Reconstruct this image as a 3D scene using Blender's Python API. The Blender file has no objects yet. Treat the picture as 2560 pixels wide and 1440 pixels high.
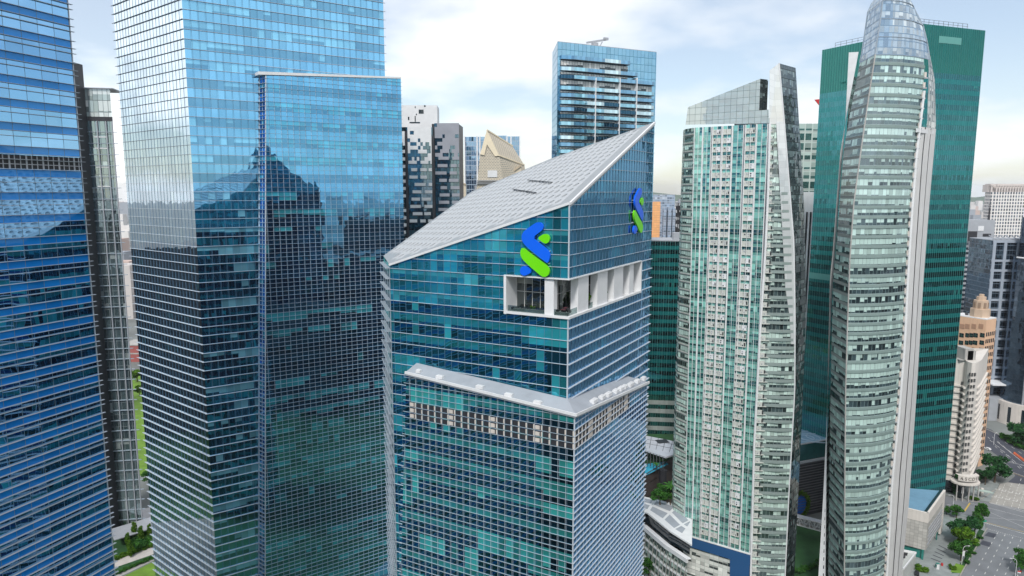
import bpy, bmesh, math, random
from mathutils import Vector
random.seed(7)
R = math.radians
scene = bpy.context.scene
COL = scene.collection

# ------------------------------------------------------------------ camera
FPX, CAMH = 1750.0, 170.0                      # focal length in photo pixels, camera height in metres
PITCH = math.atan(240 / FPX)
cam = bpy.data.cameras.new('camera')
cam.sensor_width = 36.0
cam.lens = 36.0 * FPX / 2560.0
cam.clip_start, cam.clip_end = 1.0, 60000.0
cam_o = bpy.data.objects.new('camera', cam)
COL.objects.link(cam_o)
cam_o.location = (0, 0, CAMH)
cam_o.rotation_euler = (R(90) - PITCH, 0, 0)
scene.camera = cam_o

# ------------------------------------------------------------------ light
SUN_AZ, SUN_EL = R(-168), R(46)                 # sun stands behind the camera, to the left
sdir = Vector((math.sin(SUN_AZ) * math.cos(SUN_EL), math.cos(SUN_AZ) * math.cos(SUN_EL), math.sin(SUN_EL)))
sl = bpy.data.lights.new('sun', 'SUN')
sl.energy, sl.angle, sl.color = 2.0, R(9.0), (1.0, 0.97, 0.93)
so = bpy.data.objects.new('sun', sl)
COL.objects.link(so)
so.rotation_euler = sdir.to_track_quat('Z', 'Y').to_euler()

world = bpy.data.worlds.new('World')
scene.world = world
world.use_nodes = True
wt = world.node_tree
wt.nodes.clear()
def wn(t, **k):
    n = wt.nodes.new(t)
    for a, b in k.items(): setattr(n, a, b)
    return n
w_out = wn('ShaderNodeOutputWorld')
w_bg = wn('ShaderNodeBackground')
w_sky = wn('ShaderNodeTexSky', sky_type='NISHITA', sun_disc=False, sun_elevation=SUN_EL, sun_rotation=SUN_AZ,
           air_density=1.0, dust_density=0.7, ozone_density=1.0)
w_tc = wn('ShaderNodeTexCoord')
w_sep = wn('ShaderNodeSeparateXYZ')
wt.links.new(w_tc.outputs['Generated'], w_sep.inputs[0])
def wm(op, a, b=None, clamp=False):
    n = wn('ShaderNodeMath', operation=op, use_clamp=clamp)
    for i, s in enumerate((a, b)):
        if s is None: continue
        if isinstance(s, (int, float)): n.inputs[i].default_value = s
        else: wt.links.new(s, n.inputs[i])
    return n.outputs[0]
zz = wm('ADD', wm('MAXIMUM', w_sep.outputs[2], 0.0), 0.22)
w_cmb = wn('ShaderNodeCombineXYZ')
wt.links.new(wm('DIVIDE', w_sep.outputs[0], zz), w_cmb.inputs[0])
wt.links.new(wm('DIVIDE', w_sep.outputs[1], zz), w_cmb.inputs[1])
w_no = wn('ShaderNodeTexNoise')
w_no.inputs['Scale'].default_value = 0.75
w_no.inputs['Detail'].default_value = 6
w_no.inputs['Roughness'].default_value = 0.52
wt.links.new(w_cmb.outputs[0], w_no.inputs['Vector'])
w_no2 = wn('ShaderNodeTexNoise')
w_no2.inputs['Scale'].default_value = 0.9
w_no2.inputs['Detail'].default_value = 3
wt.links.new(w_cmb.outputs[0], w_no2.inputs['Vector'])
w_mask = wn('ShaderNodeMapRange')
w_mask.inputs[1].default_value, w_mask.inputs[2].default_value = 0.43, 0.57
w_mask.inputs[3].default_value, w_mask.inputs[4].default_value = 0.25, 0.98
wt.links.new(w_no.outputs[0], w_mask.inputs[0])
# thin bright cloud, whiter towards the sun side
w_cc = wn('ShaderNodeMix', data_type='RGBA')
w_cc.inputs[6].default_value = (6.9, 8.0, 8.8, 1)
w_cc.inputs[7].default_value = (9.3, 8.4, 7.9, 1)
wt.links.new(w_no2.outputs[0], w_cc.inputs[0])
sunside = wn('ShaderNodeMapRange')
sunside.inputs[1].default_value, sunside.inputs[2].default_value = 0.15, -0.62
sunside.inputs[3].default_value, sunside.inputs[4].default_value = 0.0, 1.0
wt.links.new(w_sep.outputs[0], sunside.inputs[0])
w_cw = wn('ShaderNodeMix', data_type='RGBA')
w_cw.inputs[7].default_value = (10.6, 10.7, 10.9, 1)
wt.links.new(w_cc.outputs[2], w_cw.inputs[6])
wt.links.new(sunside.outputs[0], w_cw.inputs[0])
w_mx = wn('ShaderNodeMix', data_type='RGBA')
wt.links.new(w_mask.outputs[0], w_mx.inputs[0])
wt.links.new(w_sky.outputs[0], w_mx.inputs[6])
wt.links.new(w_cw.outputs[2], w_mx.inputs[7])
wt.links.new(w_mx.outputs[2], w_bg.inputs[0])
w_bg.inputs[1].default_value = 0.10
wt.links.new(w_bg.outputs[0], w_out.inputs[0])

scene.view_settings.view_transform = 'Standard'
scene.view_settings.look = 'None'
scene.view_settings.exposure = 0.45
scene.view_settings.gamma = 1.0
scene.cycles.max_bounces = 6
scene.cycles.glossy_bounces = 4
scene.cycles.diffuse_bounces = 2
scene.cycles.transmission_bounces = 4
scene.cycles.volume_bounces = 0
scene.cycles.sample_clamp_indirect = 6

# ------------------------------------------------------------------ helpers
CP, SP = math.cos(PITCH), math.sin(PITCH)
Z = Vector((0, 0, 1))
CAM = Vector((0, 0, CAMH))
def ray(x, y):
    dx, dy = (x - 1280) / FPX, (y - 720) / FPX
    return Vector((dx, CP - dy * SP, -SP - dy * CP))
def at(x, y, Y):
    r = ray(x, y)
    return CAM + r * (Y / r.y)
def gnd(x, y, z=0.0):
    r = ray(x, y)
    return CAM + r * ((z - CAMH) / r.z)
def px(xh, Y):                                   # plan position of a vertical edge seen at x on the horizon line
    return ((xh - 1280) / (FPX / CP) * Y, Y)

class Pl:                                        # a vertical wall plane: plan point and compass direction
    def __init__(self, x, y, az):
        self.P = Vector((x, y, 0))
        self.d = Vector((math.sin(R(az)), math.cos(R(az)), 0))
        n = Vector((self.d.y, -self.d.x, 0))
        if n.dot(-self.P) < 0: n = -n
        self.n = n
    def hit(self, x, y):
        r = ray(x, y)
        t = self.n.dot(self.P) / self.n.dot(r)
        p = CAM + r * t
        return (self.d.dot(p - self.P), p.z)
    def pt(self, s, z, o=0.0):
        p = self.P + self.d * s + self.n * o
        return Vector((p.x, p.y, z))
    def off(self, o):
        q = Pl.__new__(Pl)
        q.P, q.d, q.n = self.P + self.n * o, self.d, self.n
        return q

class MB:
    def __init__(self): self.v, self.f, self.uv, self.mi = [], [], [], []
    def poly(self, pts, uvs=None, m=0):
        b = len(self.v)
        self.v += [tuple(p) for p in pts]
        self.f.append(tuple(range(b, b + len(pts))))
        self.uv.append(uvs if uvs else [(0, 0)] * len(pts))
        self.mi.append(m)
    def box(self, o, a, b, c, m=0):
        o, a, b, c = Vector(o), Vector(a), Vector(b), Vector(c)
        if a.cross(b).dot(c) < 0: a, b = b, a
        P = [o, o + a, o + a + b, o + b, o + c, o + a + c, o + a + b + c, o + b + c]
        n = len(self.v)
        self.v += [tuple(p) for p in P]
        la, lb, lc = a.length, b.length, c.length
        for f, (u, w) in (((3, 2, 1, 0), (la, lb)), ((4, 5, 6, 7), (la, lb)), ((0, 1, 5, 4), (la, lc)),
                          ((1, 2, 6, 5), (lb, lc)), ((2, 3, 7, 6), (la, lc)), ((3, 0, 4, 7), (lb, lc))):
            self.f.append(tuple(n + i for i in f))
            self.uv.append([(0, 0), (u, 0), (u, w), (0, w)])
            self.mi.append(m)
    def bar(self, p, q, w, h=None, m=0):         # a square bar from p to q
        p, q = Vector(p), Vector(q)
        h = h or w
        d = (q - p).normalized()
        s = d.cross(Z)
        if s.length < 1e-3: s = Vector((1, 0, 0))
        s.normalize()
        t = s.cross(d).normalized()
        self.box(p - s * w / 2 - t * h / 2, q - p, s * w, t * h, m)
    def tube(self, pts, rad, n=6, m=0, cap=True):
        pts = [Vector(p) for p in pts]
        rad = rad if isinstance(rad, (list, tuple)) else [rad] * len(pts)
        rings = []
        for i, p in enumerate(pts):
            d = (pts[min(i + 1, len(pts) - 1)] - pts[max(i - 1, 0)]).normalized()
            s = d.cross(Vector((0.3, 1, 0.1))).normalized()
            t = s.cross(d)
            b = len(self.v)
            for k in range(n):
                a = 2 * math.pi * k / n
                self.v.append(tuple(p + (s * math.cos(a) + t * math.sin(a)) * rad[i]))
            rings.append(b)
        for i in range(len(pts) - 1):
            for k in range(n):
                a, b = rings[i] + k, rings[i] + (k + 1) % n
                c, d = rings[i + 1] + (k + 1) % n, rings[i + 1] + k
                self.f.append((a, b, c, d)); self.uv.append([(0, 0)] * 4); self.mi.append(m)
        if cap:
            self.f.append(tuple(rings[-1] + k for k in range(n))); self.uv.append([(0, 0)] * n); self.mi.append(m)
    def prism(self, pts, off, m=0, side=None):   # polygon extruded by a vector
        off = Vector(off)
        pts = [Vector(p) for p in pts]
        self.poly([p + off for p in pts], m=m)
        self.poly(list(reversed(pts)), m=m)
        k = len(pts)
        for i in range(k):
            a, b = pts[i], pts[(i + 1) % k]
            self.poly([a, b, b + off, a + off], [(0, 0), ((b - a).length, 0), ((b - a).length, off.length), (0, off.length)], m if side is None else side)
    def build(self, name, mats, parent=None, smooth=False):
        me = bpy.data.meshes.new(name)
        me.from_pydata(self.v, [], self.f)
        ul = me.uv_layers.new(name='UVMap')
        flat = []
        for u in self.uv:
            for a in u: flat += [a[0], a[1]]
        ul.data.foreach_set('uv', flat)
        for m in (mats if isinstance(mats, (list, tuple)) else [mats]): me.materials.append(m)
        me.polygons.foreach_set('material_index', self.mi)
        if smooth: me.polygons.foreach_set('use_smooth', [True] * len(me.polygons))
        me.update()
        o = bpy.data.objects.new(name, me)
        COL.objects.link(o)
        if parent: o.parent = parent
        return o

def thing(name, label, cat, loc=(0, 0, 0), group=None):
    o = bpy.data.objects.new(name, None)
    COL.objects.link(o)
    o.empty_display_size = 2
    o['label'], o['category'] = label, cat
    if group: o['group'] = group
    return o
def tag(o, label, cat, group=None):
    o['label'], o['category'] = label, cat
    if group: o['group'] = group
    return o
def struct(o):
    o['kind'] = 'structure'
    return o
def dup(root, loc, rotz=0.0, scale=1.0, label=None, group=None):
    r = root.copy(); COL.objects.link(r)
    r.location = loc
    r.rotation_euler = (0, 0, rotz)
    r.scale = (scale, scale, scale) if isinstance(scale, (int, float)) else scale
    if label: r['label'] = label
    if group: r['group'] = group
    for ch in list(root.children):
        c = ch.copy(); COL.objects.link(c); c.parent = r
        for g in ch.children:
            e = g.copy(); COL.objects.link(e); e.parent = c
    return r

def hspan(poly, z):
    xs = []
    k = len(poly)
    for i in range(k):
        (s0, z0), (s1, z1) = poly[i], poly[(i + 1) % k]
        if (z0 - z) * (z1 - z) <= 0 and abs(z1 - z0) > 1e-6:
            xs.append(s0 + (s1 - s0) * (z - z0) / (z1 - z0))
    return (min(xs), max(xs)) if len(xs) > 1 else None
def vspan(poly, s):
    r = hspan([(b, a) for a, b in poly], s)
    return r
def cut(lo, hi, holes):                          # interval minus intervals
    segs = [(lo, hi)]
    for a, b in holes:
        nx = []
        for l, h in segs:
            if b <= l or a >= h: nx.append((l, h)); continue
            if a > l: nx.append((l, a))
            if b < h: nx.append((b, h))
        segs = nx
    return [s for s in segs if s[1] - s[0] > 0.05]
def fins(mb, pl, poly, zs, thick, depth, holes=(), ext0=0.0, ext1=0.0, m=0):
    for z in zs:
        sp = hspan(poly, z)
        if not sp: continue
        for a, b in cut(sp[0] - ext0, sp[1] + ext1, [(h[0], h[1]) for h in holes if h[2] < z < h[3]]):
            mb.box(pl.pt(a, z - thick / 2, -0.02), pl.d * (b - a), pl.n * (depth + .02), Z * thick, m)
def mulls(mb, pl, poly, ss, w, depth, holes=(), m=0):
    for s in ss:
        sp = vspan(poly, s)
        if not sp: continue
        for a, b in cut(sp[0], sp[1], [(h[2], h[3]) for h in holes if h[0] < s < h[1]]):
            mb.box(pl.pt(s - w / 2, a, -0.02), pl.d * w, pl.n * (depth + .02), Z * (b - a), m)
def wall(mb, pl, poly, z0=0.0, u0=0.0, m=0, o=0.0):
    mb.poly([pl.pt(s, z, o) for s, z in poly], [(s + u0, z - z0) for s, z in poly], m)
def frange(a, b, st):
    out = []
    n = int(math.floor((b - a) / st + 1e-6)) + 1
    for i in range(max(0, n)): out.append(a + i * st)
    return out

# ------------------------------------------------------------------ materials
class NT:
    def __init__(self, name):
        self.mat = bpy.data.materials.new(name)
        self.mat.use_nodes = True
        self.t = self.mat.node_tree
        self.t.nodes.clear()
        self.out = self.n('ShaderNodeOutputMaterial')
    def n(self, t, **k):
        x = self.t.nodes.new(t)
        for a, b in k.items(): setattr(x, a, b)
        return x
    def l(self, a, b): self.t.links.new(a, b)
    def put(self, sock, v):
        if isinstance(v, bpy.types.NodeSocket): self.l(v, sock)
        elif isinstance(v, (tuple, list)) and len(v) == 3 and sock.type == 'RGBA': sock.default_value = (*v, 1)
        else: sock.default_value = v
    def m(self, op, a, b=0.0, clamp=False):
        x = self.n('ShaderNodeMath', operation=op, use_clamp=clamp)
        self.put(x.inputs[0], a); self.put(x.inputs[1], b)
        return x.outputs[0]
    def mix(self, f, a, b):
        x = self.n('ShaderNodeMix', data_type='RGBA')
        self.put(x.inputs[0], f); self.put(x.inputs[6], a); self.put(x.inputs[7], b)
        return x.outputs[2]
    def scale(self, c, f):                        # colour times a number
        x = self.n('ShaderNodeVectorMath', operation='SCALE')
        if isinstance(c, bpy.types.NodeSocket): self.l(c, x.inputs[0])
        else: x.inputs[0].default_value = c
        self.put(x.inputs[3], f)
        return x.outputs[0]
    def vm(self, op, a, b):
        x = self.n('ShaderNodeVectorMath', operation=op)
        for i, v in enumerate((a, b)):
            if isinstance(v, bpy.types.NodeSocket): self.l(v, x.inputs[i])
            else: x.inputs[i].default_value = v
        return x.outputs[0]
    def xyz(self, a, b, c=0.0):
        x = self.n('ShaderNodeCombineXYZ')
        self.put(x.inputs[0], a); self.put(x.inputs[1], b); self.put(x.inputs[2], c)
        return x.outputs[0]
    def white(self, v):
        x = self.n('ShaderNodeTexWhiteNoise', noise_dimensions='3D')
        self.l(v, x.inputs['Vector'])
        return x.outputs['Value'], x.outputs['Color']
    def noise(self, v, sc, det=3.0, rough=.5):
        x = self.n('ShaderNodeTexNoise')
        if v is not None: self.l(v, x.inputs['Vector'])
        x.inputs['Scale'].default_value = sc
        x.inputs['Detail'].default_value = det
        x.inputs['Roughness'].default_value = rough
        return x.outputs[0], x.outputs[1]
    def maprange(self, v, a, b, c, d):
        x = self.n('ShaderNodeMapRange')
        self.put(x.inputs[0], v)
        for i, q in enumerate((a, b, c, d)): x.inputs[i + 1].default_value = q
        return x.outputs[0]

def facade(name, pw=1.5, fh=4.2, dark=(.004, .016, .04), lite=(.03, .3, .36), p=.3, sp=0.0, spcol=(.02, .1, .2),
           tint=(.18, .5, .8), refl=.85, sprefl=None, mw=.05, mh=.0, mcol=(.4, .45, .5), tilt=.012, wave=.02, wsc=.5,
           rough=.015, seed=0.0, group=4.0, light=(.55, .8), sub=0, mrefl=0.0, flat=False, rowamt=.9, ceil=0.0):
    """A curtain wall drawn in metres: panes with blinds and dark rooms, spandrel bands, thin joints, a tinted mirror coat."""
    k = NT(name)
    tc = k.n('ShaderNodeTexCoord')
    sep = k.n('ShaderNodeSeparateXYZ')
    k.l(tc.outputs['UV'], sep.inputs[0])
    U, V = k.m('DIVIDE', sep.outputs[0], pw), k.m('DIVIDE', sep.outputs[1], fh)
    i, j = k.m('FLOOR', U), k.m('FLOOR', V)
    fu, fv = k.m('SUBTRACT', U, i), k.m('SUBTRACT', V, j)
    r1, rc = k.white(k.xyz(i, j, seed))
    cs = k.n('ShaderNodeSeparateColor')
    k.l(rc, cs.inputs[0])
    ra, rb, rcc = cs.outputs[0], cs.outputs[1], cs.outputs[2]
    rowv, _ = k.white(k.xyz(3.3, j, seed + 5))
    blk, _ = k.white(k.xyz(k.m('FLOOR', k.m('DIVIDE', k.m('ADD', i, k.m('MULTIPLY', rowv, 7.0)), group)), j, seed + 9))
    pick = k.m('ADD', k.m('MULTIPLY', blk, .62), k.m('MULTIPLY', r1, .38))
    th = k.m('MULTIPLY', k.m('ADD', k.m('MULTIPLY', rowv, rowamt), 1.0 - rowamt / 2), p)
    lit = k.m('LESS_THAN', pick, th)
    fw = k.m('DIVIDE', k.m('SUBTRACT', fv, sp), 1.0 - sp) if sp > 0 else fv
    drp = k.m('FRACT', k.m('MULTIPLY', blk, 17.3))
    drop = k.m('SUBTRACT', 1.0, k.m('ADD', k.m('MULTIPLY', drp, .75), .35))
    lit = k.m('MULTIPLY', lit, k.m('GREATER_THAN', fw, drop))
    dk = k.scale(dark, k.m('ADD', k.m('MULTIPLY', rb, 1.2), .4))
    lt = k.scale(lite, k.m('ADD', k.m('MULTIPLY', rcc, light[1]), light[0]))
    colr = lt if flat else k.mix(lit, dk, lt)
    if ceil:
        cm = k.m('MULTIPLY', k.m('GREATER_THAN', fw, 1.0 - ceil), k.m('MULTIPLY', k.m('LESS_THAN', rowv, .72), k.m('GREATER_THAN', blk, .25)))
        colr = k.mix(k.m('MULTIPLY', cm, .85), colr, k.scale(lite, k.m('ADD', k.m('MULTIPLY', rcc, .35), .45)))
    rf = refl
    if sp > 0:
        msk = k.m('LESS_THAN', fv, sp)
        colr = k.mix(msk, colr, k.scale(spcol, k.m('ADD', k.m('MULTIPLY', rb, .22), .89)))
        rf = k.m('ADD', refl, k.m('MULTIPLY', msk, (refl if sprefl is None else sprefl) - refl))
    mm = k.m('LESS_THAN', fu, mw / pw)
    if mh > 0: mm = k.m('MAXIMUM', mm, k.m('LESS_THAN', fv, mh / fh))
    if sub: mm = k.m('MAXIMUM', mm, k.m('LESS_THAN', k.m('ABSOLUTE', k.m('SUBTRACT', fw, sub)), .6 * mw / fh))
    colr = k.mix(mm, colr, mcol)
    rf = k.m('MULTIPLY', rf, k.m('SUBTRACT', 1.0, k.m('MULTIPLY', mm, 1 - mrefl)))
    # each pane hangs a hair out of true, and the sheet itself ripples
    ge = k.n('ShaderNodeNewGeometry')
    jit = k.scale(k.vm('SUBTRACT', rc, (.5, .5, .5)), tilt)
    pos = k.n('ShaderNodeTexCoord').outputs['Object']
    _, nc = k.noise(k.vm('ADD', pos, k.scale(rc, 40.0)), wsc, 1.5)
    wav = k.scale(k.vm('SUBTRACT', nc, (.5, .5, .5)), wave)
    nrm = k.vm('ADD', ge.outputs['Normal'], k.vm('ADD', jit, wav))
    nn = k.n('ShaderNodeVectorMath', operation='NORMALIZE')
    k.l(nrm, nn.inputs[0])
    df = k.n('ShaderNodeBsdfDiffuse')
    k.l(colr, df.inputs[0])
    gl = k.n('ShaderNodeBsdfPrincipled')
    k.l(k.scale(tint, k.m('ADD', k.m('MULTIPLY', ra, .06 if flat else .2), .97 if flat else .9)), gl.inputs['Base Color'])
    gl.inputs['Metallic'].default_value = 1.0
    gl.inputs['Roughness'].default_value = rough
    k.l(nn.outputs[0], gl.inputs['Normal'])
    mx = k.n('ShaderNodeMixShader')
    k.put(mx.inputs[0], rf)
    k.l(df.outputs[0], mx.inputs[1]); k.l(gl.outputs[0], mx.inputs[2])
    k.l(mx.outputs[0], k.out.inputs[0])
    return k.mat

def plain(name, colr, rough=.6, var=.12, sc=.4, metal=0.0, spec=.4, stain=0.0):
    k = NT(name)
    b = k.n('ShaderNodeBsdfPrincipled')
    pos = k.n('ShaderNodeTexCoord').outputs['Object']
    f, _ = k.noise(pos, sc, 5.0, .6)
    c = k.scale(colr, k.maprange(f, .3, .7, 1 - var, 1 + var))
    if stain:
        mp = k.n('ShaderNodeMapping'); mp.inputs['Scale'].default_value = (1, 1, .06)
        k.l(pos, mp.inputs[0])
        g, _ = k.noise(mp.outputs[0], .9, 4.0, .6)
        c = k.scale(c, k.maprange(g, .45, .75, 1.0, 1 - stain))
    k.l(c, b.inputs['Base Color'])
    b.inputs['Roughness'].default_value = rough
    b.inputs['Metallic'].default_value = metal
    b.inputs['Specular IOR Level'].default_value = spec
    k.l(b.outputs[0], k.out.inputs[0])
    return k.mat

def leafmat(name, a, b):
    k = NT(name)
    ge = k.n('ShaderNodeNewGeometry')
    pos = k.n('ShaderNodeTexCoord').outputs['Object']
    f, _ = k.noise(pos, .55, 2.0)
    t = k.m('ADD', k.m('MULTIPLY', ge.outputs['Random Per Island'], .6), k.maprange(f, .3, .7, -.2, .6), clamp=True)
    d = k.n('ShaderNodeBsdfDiffuse')
    k.l(k.mix(t, a, b), d.inputs[0])
    tr = k.n('ShaderNodeBsdfTranslucent')
    k.l(k.mix(t, a, b), tr.inputs[0])
    mx = k.n('ShaderNodeMixShader'); mx.inputs[0].default_value = .3
    k.l(d.outputs[0], mx.inputs[1]); k.l(tr.outputs[0], mx.inputs[2])
    k.l(mx.outputs[0], k.out.inputs[0])
    return k.mat

M = {}
M['white'] = plain('white_paint', (.72, .73, .74), .5, .06, .3)
M['fin'] = plain('fin_aluminium', (.50, .55, .61), .4, .06, .5)
M['mullblue'] = plain('mullion_blue', (.10, .19, .28), .4, .08, .5)
M['panellight'] = plain('roof_panel_light', (.42, .445, .465), .5, .04, .6)
M['finmid'] = plain('fin_mid_grey', (.38, .43, .49), .4, .06, .5)
M['findark'] = plain('fin_grey', (.30, .36, .42), .4, .08, .5)
M['roofgrey'] = plain('roof_membrane', (.33, .36, .40), .6, .10, .25)
M['panelwhite'] = plain('roof_panel_white', (.31, .335, .35), .5, .05, .6)
M['pitshade'] = plain('roof_pit_shade', (.22, .235, .25), .6, .08, .6)
M['black'] = plain('dark_void', (.012, .014, .018), .5, .2, .5)
M['darkmetal'] = plain('dark_metal', (.035, .036, .042), .45, .2, .3)
M['concrete'] = plain('concrete', (.42, .41, .39), .8, .12, .15, stain=.25)
M['cream'] = plain('cream_render', (.62, .57, .52), .7, .08, .2, stain=.15)
M['peach'] = plain('peach_render', (.72, .47, .31), .7, .06, .1, stain=.10)
M['hotel'] = plain('hotel_render', (.70, .66, .61), .7, .05, .15, stain=.12)
M['greyclad'] = plain('grey_cladding', (.36, .38, .41), .5, .06, .3)
M['blueroof'] = plain('blue_roof', (.16, .30, .42), .55, .10, .2)
M['asphalt'] = plain('asphalt', (.19, .203, .22), .85, .14, .12)
M['asphaltdark'] = plain('asphalt_dark', (.066, .072, .092), .85, .15, .12)
M['roadconc'] = plain('road_concrete', (.36, .35, .325), .85, .14, .2)
M['paving'] = plain('paving', (.26, .29, .29), .8, .15, .25)
M['kerb'] = plain('kerb_stone', (.33, .32, .29), .8, .2, .5)
M['linewhite'] = plain('road_paint_white', (.62, .62, .60), .7, .15, .8)
M['lineyellow'] = plain('road_paint_yellow', (.60, .42, .09), .7, .15, .8)
M['trunk'] = plain('bark', (.10, .075, .05), .9, .2, 1.0)
M['leaf'] = leafmat('leaf_green', (.014, .07, .018), (.10, .27, .05))
M['leafbright'] = leafmat('leaf_bright', (.035, .11, .012), (.16, .30, .03))
M['leafdark'] = leafmat('leaf_dark', (.010, .05, .022), (.06, .18, .06))
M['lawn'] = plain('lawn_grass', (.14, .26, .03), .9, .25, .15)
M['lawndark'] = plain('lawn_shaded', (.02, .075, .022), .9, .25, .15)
M['blue'] = plain('sign_blue', (.005, .13, .85), .35, .02, .3)
M['green'] = plain('sign_green', (.16, .72, .004), .35, .02, .3)
M['red'] = plain('red_paint', (.55, .03, .03), .5, .1, .5)
M['maroon'] = plain('maroon_roof', (.16, .045, .06), .7, .15, .4)
M['tan'] = plain('tan_lattice', (.48, .40, .29), .6, .12, .3)
M['orange'] = plain('orange_plastic', (.85, .16, .03), .5, .1, .5)
M['glassdark'] = plain('dark_glass', (.012, .022, .03), .05, .2, .3, spec=.8)
M['pool'] = plain('pool_water', (.05, .36, .52), .05, .2, .3, spec=.6)
M['teal'] = plain('teal_glass', (.02, .20, .17), .1, .2, .3, spec=.7)

def raypl(x, y, p0, n):
    r = ray(x, y)
    return CAM + r * (n.dot(p0 - CAM) / n.dot(r))

# ================================================================== far left: office tower with blue spandrels
FA = facade('blue_band_curtain_wall', pw=3.25, fh=4.2, dark=(.004, .014, .02), lite=(.03, .12, .14), p=.12, sp=.34,
            spcol=(.010, .23, .70), tint=(.32, .62, .93), refl=.88, sprefl=.16, mw=.10, mcol=(.16, .24, .30),
            tilt=.010, wave=.016, wsc=.25, seed=1)
t = thing('office_tower', 'tall office tower at the left edge with bright blue bands between its window rows', 'office tower')
PA = Pl(*(-86.7, 143.0), 19.8)
zA = 202.15
polyA = [(-125, 0), (0, 0), (0, 252), (-125, 252)]
b = MB(); wall(b, PA, polyA, z0=zA - 4.2 * 60, u0=400); b.build('glass_wall', FA, t)
b = MB()
bk = -PA.n * 34
c0, c1 = PA.pt(0, 0), PA.pt(-125, 0)
for a_, b_ in ((c0, c0 + bk), (c0 + bk, c1 + bk), (c1 + bk, c1)):
    L = (b_ - a_).length
    b.poly([a_, b_, b_ + Z * 252, a_ + Z * 252], [(0, -zA), (L, -zA), (L, 252 - zA), (0, 252 - zA)])
b.build('rear_wall', FA, t)
b = MB(); b.poly([c0 + Z * 252, c0 + bk + Z * 252, c1 + bk + Z * 252, c1 + Z * 252]); b.build('roof', M['roofgrey'], t)
lines = [zA + 4.2 * k + f * 4.2 for k in range(-40, 12) for f in (0, .34, .77)]
b = MB(); fins(b, PA, polyA, [z for z in lines if 3 < z < 250], .07, .5, ext1=.6); b.build('sunshade_fins', M['finmid'], t)
b = MB(); mulls(b, PA, polyA, [-.06], .14, .12); b.build('corner_trim', M['fin'], t)
b = MB()                                          # ventilation grille in one storey
zl = zA - 4.2 * 7 + 1.43
b.box(PA.pt(-105, zl + .1, .01), PA.d * 104.9, PA.n * .04, Z * 2.5, 0)
for i in range(98):
    b.box(PA.pt(-104.5 + i * 1.07, zl + .1, .05), PA.d * (.16 if i % 3 else .3), PA.n * .1, Z * 2.5, 1)
for q in (.75, 1.6): b.box(PA.pt(-105, zl + .1 + q, .06), PA.d * 104.9, PA.n * .12, Z * .14, 1)
b.build('ventilation_grille', [M['black'], M['greyclad']], t)

# ================================================================== glass lift tower between the two left towers
FB = facade('pale_shaft_glass', pw=2.1, fh=6.2, dark=(.075, .11, .12), lite=(.46, .52, .52), p=.28, tint=(.48, .60, .62), refl=.5,
            mw=.22, mh=.22, mcol=(.16, .19, .20), tilt=.02, wave=.02, seed=3, light=(.5, .7), group=2)
FB2 = facade('pale_crown_glass', pw=2.1, fh=5.4, dark=(.30, .36, .35), lite=(.75, .78, .76), p=.45, tint=(.5, .56, .56), refl=.35,
             mw=.2, mh=.24, mcol=(.14, .17, .18), tilt=.02, wave=.02, seed=4)
t = thing('lift_tower', 'slender glass lift tower with a dark concrete core seen between two big towers', 'tower')
PB = Pl(*px(226, 335), 80)
wB = PB.hit(294, 480)[0]
zt = PB.hit(250, 222)[1]
zb = PB.hit(260, 292)[1]
zd = PB.hit(260, 303)[1]
b = MB(); wall(b, PB, [(0, 2), (wB, 2), (wB, zd), (0, zd)], z0=zd); b.build('glass_shaft', FB, t)
b = MB(); wall(b, PB, [(0, zb), (wB, zb), (wB, zt), (0, zt)], z0=zt); 
PBs = Pl(PB.P.x, PB.P.y, -14)
wall(b, PBs, [(0, zb), (16, zb), (16, zt), (0, zt)], z0=zt)
b.build('glass_crown', FB2, t)
b = MB()
b.box(PB.pt(-.1, zd, -.4), PB.d * (wB + .2), PB.n * .6, Z * (zb - zd)); b.build('dark_band', M['darkmetal'], t)
b = MB()
b.box(PB.pt(-1.0, zt, -14), PB.d * (wB + 2.5), PB.n * 15, Z * .4); b.build('roof', M['greyclad'], t)
b = MB()
q = PB.pt(-.2, 0, 0)
b.box(PB.pt(-15, 0, -14), PB.d * 14.9, PB.n * 13.2, Z * PB.hit(200, 250)[1], 0)
xq = px(172, 330)
b.box(Vector((*px(150, 326), 0)), Vector((px(203, 326)[0] - px(150, 326)[0], 0, 0)), Vector((0, 9, 0)), Z * at(195, 157, 330).z, 0)
b.build('concrete_core', M['darkmetal'], t)
b = MB()
for k in range(40):
    z = zd - 5.2 - 5.2 * k
    if z < 4: break
    b.box(PB.pt(-.4, z, 0), PB.d * (wB + 2.2), PB.n * .7, Z * .28)
b.build('floor_edges', M['findark'], t)
b = MB()
for s in (0, 5.4, wB * .78, wB):
    b.box(PB.pt(s - .2, 2, 0), PB.d * .4, PB.n * .8, Z * (zd - 2 if s else zt - 2))
b.build('frame_posts', M['greyclad'], t)
b = MB()
for k in range(6):
    y = (344, 372, 419, 467, 500, 526)[k]
    b.box(PB.pt(3.5, PB.hit(268, y)[1], .1), PB.d * 5.5, PB.n * .3, Z * .45)
b.build('landing_lights', M['white'], t)
b = MB()
o = gnd(262, 1347, 4.5)
b.box(gnd(275, 1325, 5.2), gnd(392, 1290, 5.2) - gnd(275, 1325, 5.2), gnd(285, 1352, 5.2) - gnd(275, 1325, 5.2), Z * .4)
b.build('entrance_canopy', M['greyclad'], t)

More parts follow.
